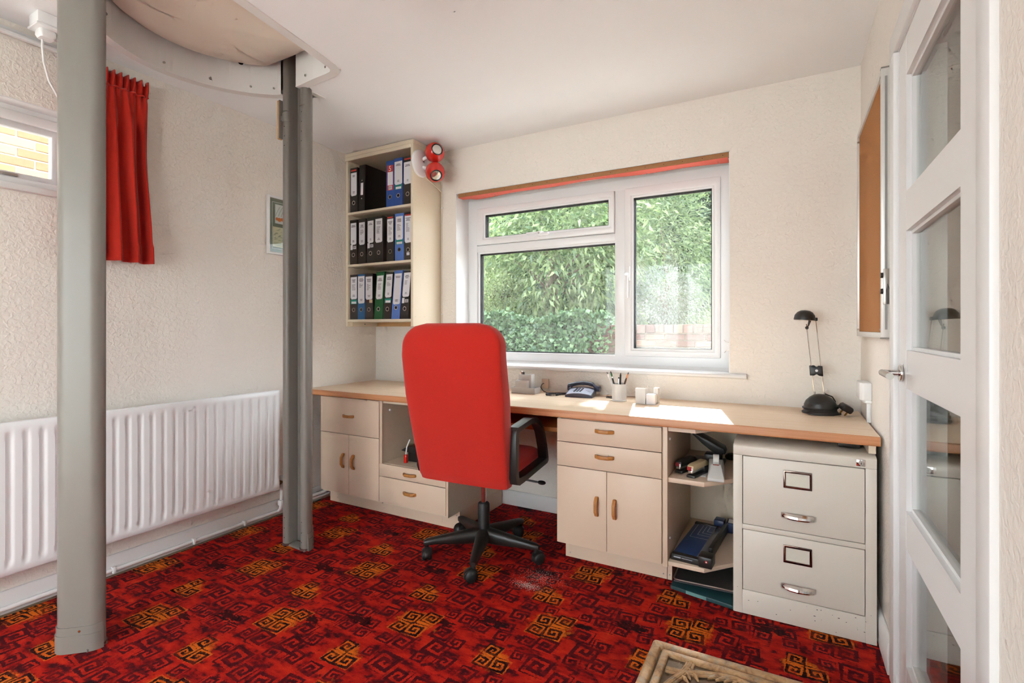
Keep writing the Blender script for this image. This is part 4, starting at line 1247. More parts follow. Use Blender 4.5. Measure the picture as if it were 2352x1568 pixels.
# paper trimmer on the lower shelf
ZT = .1285
pt = thing('paper_trimmer', 'blue and black paper trimmer on the lower shelf', 'paper trimmer', (-.38, 2.5, ZT))
R_ = Matrix.Translation((-.371, 2.512, ZT)) @ Matrix.Rotation(-.085, 4, 'Z')
def tb(name, mt, par, bev, *bx):
    m = MB()
    for q in bx: m.box(*q)
    return m.xform(R_).build(name, mt, par, bevel=bev)
tb('frame', M_BLACK, pt, .003, (-.062, -.225, .0, .062, -.195, .028), (-.062, .195, .0, .062, .225, .028), (-.062, -.2, .0, .062, .2, .014))
bd = tb('cutting_board', mat('navy_mat', lin(40, 66, 112), .45), pt, .001, (-.060, -.196, .014, .046, .196, .0245))
m = MB()
for i, (x0_, y0_) in enumerate(((-.042, .015), (-.016, .055), (.0, .085), (.016, .115))):
    for q in ((x0_, y0_, .0247, .04, y0_ + .0028, .0251), (x0_, y0_, .0247, x0_ + .0024, .185, .0251)):
        m.box(*q)
m.xform(R_).build('guide_lines', mat('pale_print', lin(186, 192, 204), .6), bd)
m = MB()
for i in range(40):
    m.box(.040, -.19 + i * .0095, .0247, .0455, -.1885 + i * .0095, .0251)
m.xform(R_).build('ruler_marks', mat('pale_print', lin(186, 192, 204), .6), bd)['kind'] = 'stuff'
tb('clear_guard', mat('smoked_acrylic', lin(96, 96, 100), .15), pt, .002, (.046, -.2, .022, .078, .2, .034))
tb('blade_rail', M_BLACK, pt, .003, (.074, -.12, .0, .092, .235, .046))
tb('cutter_block', M_BLACK, pt, .006, (.055, -.235, .0, .112, -.165, .048))
k_ = MB().cyl((.090, -.2375, .030), (.090, -.234, .030), .006, n=14).xform(R_).build('lock_button', mat('red_plastic', lin(170, 36, 36), .4), pt)
MB().cyl((.090, -.2385, .030), (.090, -.2374, .030), .0025, n=10).xform(R_).build('button_dot', M_PAPER, k_)
tb('front_print', mat('pale_print', lin(186, 192, 204), .6), pt, 0, (-.05, -.2262, .014, -.02, -.2252, .019), (-.016, -.2262, .015, .03, -.2252, .017))
tb('end_stop', mat('navy_plastic', lin(38, 52, 84), .4), pt, .006, (.03, .195, .03, .078, .255, .062))
bxp = thing('blade_box', 'small white and blue box behind the paper trimmer', 'box', (-.245, 2.76, ZT))
B('carton', mat('navy_card', lin(42, 56, 92), .6), bxp, (-.268, 2.725, ZT, -.215, 2.80, ZT + .048), bevel=.001)
B('white_panel', M_PAPER, bxp, (-.233, 2.7235, ZT + .003, -.2145, 2.7249, ZT + .045), (-.26, 2.735, ZT + .048, -.222, 2.79, ZT + .0486))
# folders below
fo = thing('document_tray', 'grey mesh document tray leaning under the lower shelf', 'tray', (-.33, 2.4, .02))
R_ = Matrix.Translation((-.322, 2.43, .014)) @ Matrix.Rotation(.04, 4, 'Z') @ Matrix.Rotation(-.06, 4, 'X')
m = MB(); m.box(-.12, -.15, .02, .125, .16, .024)
m.xform(R_).build('mesh_floor', mat('dark_grey_mesh', lin(70, 68, 68), .5, bump=(900, .5)), fo)
MB().tube([(x, y, .030) for x, y in rrect(-.122, -.152, .127, .162, .02)], .0032, 8, closed=True).xform(R_).build('wire_rim', M_STEEL, fo, smooth=True)
fl = thing('green_folder', 'dark green folder lying on the carpet under shelves', 'folder', (-.32, 2.4, 0))
MB().prism([(-.452, 2.285), (-.195, 2.235), (-.195, 2.62), (-.452, 2.64)], 'Z', .001, .018).build('folder', mat('dark_teal_card', lin(30, 66, 70), .5), fl, bevel=.003)
MB().prism([(-.385, 2.2705), (-.300, 2.2540), (-.300, 2.2562), (-.385, 2.2727)], 'Z', .003, .0165).build('label', mat('pale_teal_label', lin(104, 146, 144), .5), fl)

# things in the niche of the second cabinet
bxn = thing('box_file', 'black box file in cabinet niche behind the chair', 'box file', (-1.87, 2.5, .346))
B('box', M_BLACK, bxn, (-2.02, 2.375, .3462, -1.72, 2.70, .402), bevel=.003)
MB().prism([(-2.066, .408), (-2.02, .436), (-1.72, .440), (-1.72, .4025), (-2.02, .4025)], 'Y', 2.365, 2.68).build('lid', M_BLACK, bxn, bevel=.001)
rdn = thing('screwdriver', 'red handled screwdriver in cabinet niche behind the chair', 'tool', (-2.0, 2.335, .346))
B('handle', M_REDGLOSS, rdn, (-2.012, 2.325, .3462, -1.992, 2.345, .398), bevel=.005)
MB().tube([(-2.002, 2.335, .397), (-1.998, 2.338, .44), (-1.985, 2.352, .485)], .004, 8).build('shaft', M_PAPER, rdn, smooth=True)

# ================================================================== THINGS ON THE WORKTOP
M_MESH = mat('silver_wire_mesh', lin(216, 214, 212), .42, metal=.15, bump=(1200, .3))
og = thing('desk_organiser', 'silver mesh desk organiser with three compartments behind the chair', 'organiser', (-1.40, 2.755, BZ))
ox0, ox1, oy0, oy1 = -1.483, -1.325, 2.700, 2.785
B('tray', M_MESH, og, (ox0, oy0, BZ, ox1, oy0 + .002, BZ + .036), (ox0, oy1 - .002, BZ, ox1, oy1, BZ + .036), (ox0, oy0, BZ, ox0 + .002, oy1, BZ + .036), (ox1 - .002, oy0, BZ, ox1, oy1, BZ + .036), (ox0, oy0, BZ, ox1, oy1, BZ + .002), bevel=.0006)
B('middle_pocket', M_MESH, og, (-1.458, oy0 + .004, BZ, -1.375, oy0 + .030, BZ + .078), bevel=.001)
MB().rring((-1.448, oy0 + .03, -1.362, oy1 - .006), (-1.445, oy0 + .033, -1.365, oy1 - .009), 'Z', BZ, BZ + .113).build('tall_pocket', M_MESH, og, bevel=.0008)
cl = thing('bulldog_clip', 'small clip standing in the desk organiser', 'clip', (-1.425, 2.75, BZ + .09))
MB().tube([(-1.432, 2.75, BZ + .09), (-1.440, 2.748, BZ + .128), (-1.436, 2.748, BZ + .132), (-1.428, 2.75, BZ + .105)], .003, 8).build('wire', M_CHROME, cl, smooth=True)
B('jaw', M_BLACK, cl, (-1.43, 2.743, BZ + .085, -1.418, 2.757, BZ + .127), bevel=.002)

sk = thing('phone_socket', 'cream telephone socket on the wall below the window', 'socket', (-1.34, YB, .80))
B('plate', M_CREAM, sk, (-1.362, YB - .014, .772, -1.314, YB - .0005, .834), bevel=.004)
MB().tube([(-1.345, YB - .015, .806), (-1.352, YB - .03, .800), (-1.345, YB - .06, .785), (-1.31, 2.80, .765), (-1.26, 2.76, .7615), (-1.20, 2.775, .7612), (-1.155, 2.785, .7615)], .0024, 8).build('cable', M_BLACK, sk, smooth=True)

# telephone
ph = thing('telephone', 'grey blue corded desk telephone below the window', 'telephone', (-1.04, 2.755, BZ))
M_PH = mat('blue_grey_plastic', lin(58, 62, 82), .3); M_PH2 = mat('silver_blue_plastic', lin(186, 192, 212), .28, metal=.25)
def dome(x0, x1, y0, y1, z0, zf, zb, crown, nx=18, ny=8):
    rows = []
    V = []; F = []
    for j in range(ny + 1):
        for i in range(nx + 1):
            u = i / nx; v = j / ny
            x = x0 + (x1 - x0) * u; y = y0 + (y1 - y0) * v
            z = zf + (zb - zf) * v + crown * (1 - (2 * u - 1) ** 2)
            V.append((x, y, z))
    m = MB()
    o = len(V)
    V += [(x, y, z0) for x, y, z in V]
    W_ = nx + 1
    for j in range(ny):
        for i in range(nx):
            a_ = j * W_ + i
            F += [(a_, a_ + 1, a_ + W_ + 1, a_ + W_), (o + a_, o + a_ + W_, o + a_ + W_ + 1, o + a_ + 1)]
    for i in range(nx):
        F += [(i, o + i, o + i + 1, i + 1), (ny * W_ + i, ny * W_ + i + 1, o + ny * W_ + i + 1, o + ny * W_ + i)]
    for j in range(ny):
        F += [(j * W_, (j + 1) * W_, o + (j + 1) * W_, o + j * W_), (j * W_ + nx, o + j * W_ + nx, o + (j + 1) * W_ + nx, (j + 1) * W_ + nx)]
    return m.add(V, F)
RP = Matrix.Translation((-1.05, 2.745, BZ)) @ Matrix.Rotation(.10, 4, 'Z')
dome(-.078, .078, -.05, .06, .0, .012, .040, .010).xform(RP).build('body', M_PH, ph, smooth=True, ang=45)
fcp = dome(-.072, .072, -.047, .040, .012, .0165, .0385, .0105).xform(RP).build('faceplate', M_PH2, ph, smooth=True, ang=45)
for r in range(4):
    for q in range(3):
        x = -.024 + q * .017 - r * .002; y = .022 - r * .015; z = .0165 + .022 * (y + .047) / .087 + .0100
        MB().box(x - .0055, y - .004, z - .003, x + .0055, y + .004, z + .003).xform(RP).build('key', mat('dark_key', lin(44, 46, 56), .4), fcp, bevel=.0012)
for q in range(3):
    x = .036 + q * .011; y = .0 - q * .003
    MB().box(x - .004, y - .0025, .034, x + .004, y + .0025, .0385).xform(RP).build('key', M_PH2, fcp, bevel=.001)
hs = []
for i in range(15):
    t = i / 14; x = -.09 + .19 * t
    z = .052 + .020 * math.sin(PI * t); r_ = .014 + .006 * abs(2 * t - 1) ** 3
    hs.append([(x, .066 + r_ * 1.35 * math.cos(k * PI / 6), z + r_ * .8 * math.sin(k * PI / 6) - (.012 if t > .85 else 0)) for k in range(12)])
MB().loft(hs).xform(RP).build('handset', M_PH, ph, smooth=True, ang=50)
MB().box(.075, .045, .026, .102, .085, .058).xform(RP).build('earpiece', M_PH, ph, bevel=.008)
MB().box(-.095, .045, .024, -.068, .085, .056).xform(RP).build('mouthpiece', M_PH, ph, bevel=.008)
# coiled cord
pts = []
path = [(-1.135, 2.765), (-1.16, 2.775), (-1.19, 2.765), (-1.225, 2.745), (-1.248, 2.715), (-1.238, 2.685), (-1.205, 2.678), (-1.182, 2.70), (-1.186, 2.735), (-1.175, 2.76), (-1.145, 2.775)]
def along(path, n_):
    L_ = [0]
    for p, q in zip(path, path[1:]): L_.append(L_[-1] + math.dist(p, q))
    out = []
    for i in range(n_):
        s_ = L_[-1] * i / (n_ - 1); k = max(j for j in range(len(L_)) if L_[j] <= s_ + 1e-9); k = min(k, len(path) - 2)
        f_ = (s_ - L_[k]) / (L_[k+1] - L_[k]); p, q = path[k], path[k+1]
        out.append((p[0] + (q[0]-p[0]) * f_, p[1] + (q[1]-p[1]) * f_, math.atan2(q[1]-p[1], q[0]-p[0])))
    return out
A_ = along(path, 560)
for i, (x, y, an) in enumerate(A_):
    t = i / 560 * 2 * PI * 56
    off = .0052 * math.cos(t)
    pts.append((x - math.sin(an) * off, y + math.cos(an) * off, BZ + .0075 + .0052 * math.sin(t)))
MB().tube(pts, .0016, 5).build('coiled_cord', mat('slate_cord', lin(52, 54, 66), .45), ph, smooth=True)

# small coil of black wire
cw = thing('wire_loop', 'small loop of black wire left of the pen pot', 'wire', (-.88, 2.775, BZ))
MB().tube([(-.872 + .032 * math.cos(t / 20 * 2 * PI), 2.775 + .024 * math.sin(t / 20 * 2 * PI), BZ + .003 + .0015 * math.sin(t)) for t in range(40)], .0026, 6).build('loop', M_BLACK, cw, smooth=True)

# pen pot and pens
pp_ = thing('pen_pot', 'round silver mesh pen pot on the worktop', 'pen pot', (-.805, 2.69, BZ))
MB().lathe([(0, .001), (.041, .001), (.041, .004), (.0385, .006), (.0385, .090), (.0405, .092), (.0385, .093), (.0365, .090), (.0365, .006), (0, .006)], (-.805, 2.69, BZ), n=40).build('pot', M_MESH, pp_, smooth=True)
pens = [((-.03, -.01), (-.062, -.02), .155, 'white slim pencil leaning left in the pen pot', M_PAPER, .0035),
        ((-.022, .005), (-.048, .0), .158, 'green tipped dark pen leaning left in the pen pot', mat('green_plastic', lin(40, 110, 60), .4), .0045),
        ((-.010, -.03), (-.034, -.022), .132, 'black clip pen leaning left in the pen pot', M_BLACK, .005),
        ((.0, .0), (-.004, .006), .128, 'short silver capped pen in middle of pen pot', M_STEEL, .005),
        ((.012, -.008), (.012, -.012), .152, 'upright black ballpoint in the pen pot', M_BLACKR, .0045),
        ((.018, .005), (.05, .006), .156, 'orange pencil leaning right in the pen pot', mat('orange_lacquer', lin(226, 140, 84), .35), .004),
        ((.022, -.012), (.044, -.014), .128, 'dark brown pen leaning right in the pen pot', mat('brown_plastic', lin(70, 46, 36), .4), .0045)]
for (p0, p1, hh, lab, mt, r_) in pens:
    k = .012 / hh
    base = Vector((-.805 + p0[0] * .3, 2.69 + p0[1] * .3, BZ + .008)); tip = Vector((-.805 + p1[0], 2.69 + p1[1], BZ + hh))
    root = thing('pen', lab, 'pen', base, 'pens in the pen pot')
    dv = (tip - base)
    MB().tube([base, base + dv * .93], r_, 10).build('barrel', mt, root, smooth=True)
    MB().tube([base + dv * .925, tip], [r_ * .9, r_ * .45], 10).build('tip', M_BLACK if mt != M_BLACK else M_STEEL, root, smooth=True)

# memo cube holder
mh = thing('memo_holder', 'silver mesh memo holder right of the pen pot', 'memo holder', (-.64, 2.66, BZ))
def mx(name, mt, *bx, bev=.0006):
    return B(name, mt, mh, *bx, bevel=bev)
mx('tray', M_MESH, (-.697, 2.618, BZ, -.592, 2.705, BZ + .002), (-.697, 2.618, BZ, -.645, 2.620, BZ + .081), (-.697, 2.62, BZ, -.695, 2.66, BZ + .081), (-.697, 2.659, BZ, -.645, 2.661, BZ + .079), (-.647, 2.62, BZ, -.645, 2.66, BZ + .03))
mx('card_slot', M_MESH, (-.615, 2.67, BZ, -.592, 2.706, BZ + .082), bev=.002)
mc = thing('memo_block', 'white paper memo block in the mesh holder', 'paper block', (-.62, 2.65, BZ + .002))
B('sheets', M_PAPER, mc, (-.642, 2.622, BZ + .0025, -.597, 2.668, BZ + .052), bevel=.001)

# ---------------------------------------------------------------- desk lamp
lx, ly = .135, 2.735
dl = thing('desk_lamp', 'black halogen desk lamp with twin chrome rods', 'desk lamp', (lx, ly, BZ))
MB().loft([[(lx + .074 * k * math.cos(t * PI / 16), ly + .060 * k * math.sin(t * PI / 16), BZ + z) for t in range(32)] for z, k in ((0, 1.0), (.006, 1.03), (.012, .95), (.016, .90), (.040, .90), (.058, .80), (.074, .60), (.086, .36), (.090, .12))]).build('base', M_BLACK, dl, smooth=True, ang=60)
MB().lathe([(.016, 0), (.019, .003), (.012, .006), (0, .0065)], (lx - .028, ly - .038, BZ + .062), (-.25, -.7, .65), 18).build('dimmer_knob', M_BLACKR, dl, smooth=True)
r1a, r1b = Vector((.113, 2.770, BZ + .082)), Vector((.080, 2.765, 1.172))
r2a, r2b = Vector((.152, 2.775, BZ + .080)), Vector((.118, 2.775, 1.196))
for p, q in ((r1a, r1b), (r2a, r2b)):
    MB().tube([p, q], .0024, 10).build('rod', M_CHROME, dl, smooth=True)
    MB().cyl(p - Vector((0, 0, .004)), p + Vector((0, 0, .014)), .0045, n=12).build('rod_socket', M_STEEL, dl)
f_ = .33
c1 = r1a.lerp(r1b, f_); c2 = r2a.lerp(r2b, f_)
cp = (c1 + c2) / 2
MB().prism([(cp.x - .027, cp.z - .024), (cp.x - .010, cp.z - .024), (cp.x, cp.z - .016), (cp.x + .010, cp.z - .024), (cp.x + .027, cp.z - .026), (cp.x + .024, cp.z + .022), (cp.x + .008, cp.z + .024), (cp.x, cp.z + .017), (cp.x - .010, cp.z + .025), (cp.x - .030, cp.z + .023)], 'Y', cp.y - .006, cp.y + .006).build('rod_clip', M_BLACK, dl, bevel=.002)
MB().cyl((cp.x, cp.y - .0065, cp.z), (cp.x, cp.y - .0062, cp.z), .006, n=14).build('clip_hole', M_PAPER, dl)
hx, hy, hz = .072, 2.762, 1.192
hd_ = MB().lathe([(.045, -.001), (.0455, .004), (.042, .022), (.032, .036), (.018, .044), (0, .046)], (hx, hy, hz), (0.06, 0, 1), 36).build('lamp_head', M_BLACK, dl, smooth=True, ang=60)
MB().lathe([(0, .004), (.043, .003), (.044, -.002), (.040, -.003), (0, .001)], (hx, hy, hz), (0.06, 0, 1), 32).build('reflector', M_MIRROR, hd_, smooth=True)
B('hinge', M_BLACK, dl, (.108, 2.766, 1.186, .126, 2.784, 1.202), bevel=.003)
MB().tube([(.094, 2.764, 1.188), (.088, 2.763, 1.165), (.084, 2.762, 1.158)], [.006, .0035, .003], 10).build('counter_arm', M_BLACK, dl, smooth=True)
MB().sphere((.082, 2.762, 1.154), .0078, 16).build('counter_ball', M_BLACK, dl, smooth=True)
cw_ = []
for i in range(80):
    t = i / 80 * 2 * PI * 2.6 + 1.0
    cw_.append((lx + (.071 + .002 * math.sin(i)) * math.cos(t), ly + .058 * math.sin(t), BZ + .020 + .010 * i / 80 + .012 * max(0, math.cos(t - .6))))
cab = [(.158, 2.785, BZ + .085), (.185, 2.775, BZ + .075), (.196, 2.765, BZ + .055), (.188, 2.755, BZ + .04)] + cw_[:60] + [(.075, 2.68, BZ + .006), (.09, 2.662, BZ + .004), (.13, 2.652, BZ + .004), (.18, 2.662, BZ + .005), (.212, 2.69, BZ + .010)]
MB().tube(cab, .0030, 8).build('power_cable', M_BLACKR, dl, smooth=True)
RPL = Matrix.Translation((.232, 2.715, BZ + .033)) @ Matrix.Rotation(.5, 4, 'Z') @ Matrix.Rotation(.5, 4, 'Y') @ Matrix.Rotation(.3, 4, 'X')
pg = MB().loft([[(a_ * k, b_ * k, z) for a_, b_ in rrect(-.026, -.022, .026, .022, .009)] for z, k in ((-.012, .86), (-.006, 1), (.008, 1), (.016, .8))]).xform(RPL).build('plug', M_BLACK, dl, smooth=True)
for x_, y_ in ((-.012, -.008), (.012, -.008), (0, .011)):
    MB().box(x_ - .003, y_ - .002, -.031, x_ + .003, y_ + .002, -.011).xform(RPL).build('pin', M_BRASS, pg)

# ---------------------------------------------------------------- white box on right wall
wb = thing('wall_junction_box', 'white plastic box on the right wall above worktop', 'wall box', (XR, 2.6, .84))
MB().prism([(XR, 2.53), (.275, 2.53), (.265, 2.545), (.265, 2.66), (XR, 2.66)], 'Z', .852, .925).build('cover', M_UPVC, wb, bevel=.004)
MB().prism([(XR, 2.53), (.285, 2.535), (.278, 2.548), (.278, 2.655), (XR, 2.66)], 'Z', .840, .853).build('lower_lip', M_UPVC, wb, bevel=.003)
B('conduit', M_UPVC, wb, (.292, 2.555, BZ, XR, 2.575, .842), bevel=.002)

# ---------------------------------------------------------------- cork notice board
cb_ = thing('cork_board', 'cork notice board with aluminium frame on the right wall', 'notice board', (XR, 2.45, 1.12))
by0, by1, bz0, bz1 = 2.098, 2.782, 1.117, 2.035
M_ALU = mat('silver_white_aluminium', lin(222, 220, 216), .35, metal=.35)
M_CORK = mat('cork', lin(176, 116, 60), .85, var=(160, .22), bump=(300, .2))
B('cork_panel', M_CORK, cb_, (.288, by0 + .012, bz0 + .012, XR - .002, by1 - .012, bz1 - .012))
for nm, q in (('frame_stile', (.280, by0, bz0, XR - .001, by0 + .020, bz1)), ('frame_stile', (.280, by1 - .020, bz0, XR - .001, by1, bz1)),
              ('frame_rail', (.2802, by0 + .020, bz0, XR - .001, by1 - .020, bz0 + .020)), ('frame_rail', (.2802, by0 + .020, bz1 - .020, XR - .001, by1 - .020, bz1))):
    B(nm, M_ALU, cb_, q, bevel=.0015)
B('frame_groove', mat('groove_grey', lin(150, 148, 146), .4), cb_, (.290, by0 - .0006, bz0 + .03, .297, by0 + .0004, bz1 - .03))
B('end_cap', M_POSTD, cb_, (.2795, by0 - .001, bz0 - .002, XR - .001, by0 + .02, bz0 + .003), (.2795, by0 - .001, bz1 - .003, XR - .001, by0 + .02, bz1 + .002))
for y, z in ((by0 + .024, bz1 - .024), (by0 + .024, bz0 + .03), (by1 - .024, bz0 + .03), (by1 - .024, bz1 - .04)):
    MB().cyl((.279, y, z), (.2865, y, z), .004, n=10).build('screw', M_STEEL, cb_)
bc = thing('bulldog_clip', 'steel bulldog clip on edge of the cork board', 'clip', (.28, 2.09, 1.3))
B('plate', M_STEEL, bc, (.284, by0 - .012, 1.232, XR - .006, by0 - .0015, 1.352), bevel=.002)
MB().tube([(.294, by0 - .014, 1.232), (.293, by0 - .017, 1.28), (.295, by0 - .017, 1.30), (.300, by0 - .017, 1.28), (.300, by0 - .014, 1.232)], .0016, 6).build('wire_handle', M_BLACK, bc, smooth=True)
for z in (1.276, 1.33):
    MB().cyl((.284, by0 - .0065, z), (.277, by0 - .0065, z), .009, n=14).build('magnet', M_BLACK, bc)

# ================================================================== CHAIR
ch = thing('office_chair', 'red fabric high back office chair at the worktop', 'chair', (-1.362, 2.187, 0))
ch.rotation_euler = (0, 0, math.radians(3.0))
def cb(m, name, mt, par=None, **kw):
    return m.build(name, mt, par or ch, local=True, **kw)
# local frame: +Y is where the chair faces, origin on the floor under the column
def sup(w_, t_, e, n_=48):
    out = []
    for i in range(n_):
        th = 2 * PI * i / n_
        c_, s_ = math.cos(th), math.sin(th)
        out.append((w_ * math.copysign(abs(c_) ** (2 / e), c_), t_ * math.copysign(abs(s_) ** (2 / e), s_)))
    return out
rows = []
zb0, zt0 = .418, 1.175
NR = 56
for i in range(NR + 1):
    t = i / NR
    z = zb0 + (zt0 - zb0) * t
    w_ = .243 + .022 * min(1, t / .55) ** 1.3
    if t > .8: w_ -= .004 * (t - .8) / .2
    R_ = .105
    dz = z - (zt0 - R_)
    if dz > 0:
        w_ -= (R_ - math.sqrt(max(0, R_ ** 2 - dz ** 2)) ) * 1.15
    if t < .03: w_ -= .008 * (1 - t / .03)
    th = .048 + .010 * math.sin(PI * min(1, t * 1.2))
    if t > .86: th *= math.sqrt(max(.02, 1 - ((t - .86) / .145) ** 2))
    if t < .02: th *= .9
    yc = -.180 - .145 * t ** 1.15 - .012 * math.sin(PI * t) + .030 * max(0, t - .80) / .2
    rows.append([(a_, yc + b_, z) for a_, b_ in sup(max(w_, .02), th, 5.5)])
cb(MB().loft(rows), 'backrest', M_REDFAB, smooth=True, ang=60)
# seat cushion
rows = []
for z, k, e in ((.405, .90, 5), (.412, .97, 5), (.43, 1.0, 5), (.475, 1.0, 5), (.497, .97, 5), (.508, .90, 5), (.514, .70, 4), (.516, .3, 3)):
    rows.append([(a_ * k, .055 + b_ * k, z + (.012 * (b_ / .245) ** 2 * 0)) for a_, b_ in sup(.231, .245, e)])
seat = cb(MB().loft(rows), 'seat', M_REDFAB, smooth=True, ang=60)
cb(MB().tube([(a_, .055 + b_, .452) for a_, b_ in sup(.2315, .2455, 5)], .0022, 6, closed=True), 'piping', mat('dark_red_piping', lin(150, 24, 18), .8), par=seat, smooth=True)
cb(MB().box(-.10, -.05, .382, .10, .16, .407), 'seat_plate', M_BLACK, bevel=.006)
# armrests: closed loops
def arm(sx):
    out_ = [(-.204, .470), (-.204, .664), (-.197, .686), (-.180, .699), (-.02, .716), (.04, .712), (.095, .685), (.140, .635), (.178, .545), (.196, .480), (.196, .462), (.182, .452), (-.10, .432), (-.16, .430), (-.190, .440)]
    cx_, cz_ = sum(p[0] for p in out_) / len(out_), sum(p[1] for p in out_) / len(out_)
    n_ = len(out_); inn = []
    for i in range(n_):
        a_ = Vector(out_[i-1]); b_ = Vector(out_[i]); c_ = Vector(out_[(i+1) % n_])
        t1 = (b_ - a_).normalized(); t2 = (c_ - b_).normalized()
        nn = Vector((t1.y + t2.y, -(t1.x + t2.x))).normalized()
        d_ = .034 if b_.x < -.15 and b_.y < .69 else (.030 if b_.y < .5 else .026)
        inn.append((b_.x + nn.x * d_, b_.y + nn.y * d_))
    m = MB().ring(out_, inn, 'X', *((.232, .279) if sx > 0 else (-.268, -.228)))
    return cb(m, 'armrest', M_BLACK, bevel=.008, seg=3)
arm(1); arm(-1)
cb(MB().cyl((0, 0, .24), (0, 0, .40), .0135, n=20), 'gas_piston', M_CHROME, smooth=True)
cb(MB().lathe([(.030, .10), (.030, .255), (.026, .262), (.014, .264)], n=28), 'column_sleeve', M_BLACKR, smooth=True)
cb(MB().lathe([(.042, .085), (.040, .128), (.034, .134), (.030, .135)], n=28), 'hub', M_BLACK, smooth=True)
for k in range(5):
    an = math.radians(4.5 - 3.0 + 72 * k)
    Rz = Matrix.Rotation(an, 4, 'Z')
    rows = []
    for r_, wv, zt, zb in ((.02, .034, .137, .064), (.08, .031, .130, .062), (.16, .026, .119, .066), (.24, .021, .108, .072), (.285, .019, .101, .070), (.303, .011, .094, .074)):
        rows.append([(r_, a_ * wv, (zt + zb) / 2 + b_ * (zt - zb) / 2) for a_, b_ in sup(1, 1, 3, 16)])
    leg = cb(MB().loft(rows).xform(Rz), 'base_leg', M_BLACK, smooth=True, ang=60)
    cs = MB().cyl((.287, 0, .052), (.287, 0, .074), .010, n=14)
    cs_o = cb(cs.xform(Rz), 'caster_stem', M_BLACK, par=leg)
    swing = Matrix.Translation(Rz @ Vector((.287, 0, 0))) @ Matrix.Rotation(an * 1.0 + (.9, 2.3, 2.17, 1.6, -1.2)[k], 4, 'Z')
    for s_ in (-1, 1):
        cb(MB().lathe([(.006, 0), (.026, .001), (.030, .005), (.030, .014), (.025, .021), (.008, .023)], (.012, s_ * .003, .0302), (0, s_, 0), 24).xform(swing), 'caster_wheel', M_BLACKR, par=leg, smooth=True, ang=50)
    hood = [(.012 + .0335 * math.cos(t), .0302 + .0335 * math.sin(t)) for t in [PI * (-.12) + PI * 1.0 * i / 12 for i in range(13)]]
    cb(MB().prism(hood, 'Y', -.0125, .0125).xform(swing), 'caster_hood', M_BLACK, par=leg, bevel=.002)
lv = cb(MB().tube([(.08, .05, .392), (.20, .07, .385), (.265, .08, .378)], [.006, .005, .005], 10), 'height_lever', M_BLACK, smooth=True)
cb(MB().lathe([(0, -.005), (.018, -.005), (.022, 0), (.018, .005), (0, .004)], (.285, .085, .377), (.1, 0, 1), 20), 'lever_paddle', M_BLACK, par=lv, smooth=True)

# cables hanging in the knee space
kc = thing('hanging_cable', 'thin white cable hanging in the knee space', 'cable', (-1.05, 2.83, 0))
MB().tube([(-1.13, 2.85, .62), (-1.135, 2.85, .40), (-1.15, 2.84, .22), (-1.165, 2.83, .12), (-1.14, 2.81, .05), (-1.09, 2.79, .012), (-1.04, 2.77, .006), (-.99, 2.76, .006)], .0026, 6).build('wire', M_UPVC, kc, smooth=True)
kb = thing('hanging_cable', 'thin black cable hanging under the worktop by cabinet', 'cable', (-1.05, 2.7, .6))
MB().tube([(-1.06, 2.70, .6045), (-1.065, 2.68, .56), (-1.05, 2.66, .515), (-1.02, 2.65, .49), (-.99, 2.66, .485)], .003, 6).build('wire', M_BLACK, kb, smooth=True)

# ================================================================== CARVED STOOL
def stool_material():
    m = bpy.data.materials.new('weathered_carved_wood'); m.use_nodes = True
    t = NT(m.node_tree); p = m.node_tree.nodes['Principled BSDF']
    vec = t.n('ShaderNodeTexCoord').outputs['Object']
    f = t.noise(t.vmath('MULTIPLY', vec, (30, 30, 30)), 1.2, 5, .7, 1.0)
    g_ = t.noise(vec, 60, 4, .7)
    c_ = t.ramp(f, [(.3, lin(104, 76, 50)), (.5, lin(164, 124, 82)), (.7, lin(186, 150, 108))])
    c_ = t.mix(t.math('MULTIPLY_ADD', g_, 4.0, -2.0, clamp=True), c_, lin(140, 134, 120))
    t.put(p.inputs['Base Color'], c_)
    p.inputs['Roughness'].default_value = .6
    b = t.n('ShaderNodeBump'); b.inputs['Strength'].default_value = .4; b.inputs['Distance'].default_value = .002
    t.put(b.inputs['Height'], t.noise(vec, 140, 4, .7)); t.put(p.inputs['Normal'], b.outputs[0])
    return m
M_STOOL = stool_material()
M_STOOLD = mat('carved_groove_wood', lin(98, 76, 54), .7, var=(40, .3), bump=(90, .6))
tx0, tx1, ty0, ty1, tz = -.266, .20, .70, 1.155, .45
stl = thing('carved_stool', 'weathered carved wooden stool at the bottom edge of view', 'stool', (-.03, .93, 0))
B('top_slab', M_STOOLD, stl, (tx0 + .01, ty0 + .01, tz - .05, tx1 - .01, ty1 - .01, tz - .0085), bevel=.003)
MB().rring((tx0, ty0, tx1, ty1), (tx0 + .022, ty0 + .022, tx1 - .022, ty1 - .022), 'Z', tz - .045, tz).build('outer_moulding', M_STOOL, stl, bevel=.008, seg=3)
MB().rring((tx0 + .026, ty0 + .026, tx1 - .026, ty1 - .026), (tx0 + .042, ty0 + .042, tx1 - .042, ty1 - .042), 'Z', tz - .03, tz - .001).build('bead_moulding', M_STOOL, stl, bevel=.004)
MB().rring((tx0 + .104, ty0 + .104, tx1 - .104, ty1 - .104), (tx0 + .122, ty0 + .122, tx1 - .122, ty1 - .122), 'Z', tz - .03, tz - .001).build('inner_moulding', M_STOOL, stl, bevel=.004)
MB().rring((tx0 + .126, ty0 + .126, tx1 - .126, ty1 - .126), (tx0 + .136, ty0 + .136, tx1 - .136, ty1 - .136), 'Z', tz - .03, tz - .003).build('inner_moulding', M_STOOL, stl, bevel=.003)
def strand(path, r_, name='carved_strand'):
    MB().tube([(x, y, tz - .006) for x, y in path], r_, 8).build(name, M_STOOL, stl, smooth=True)
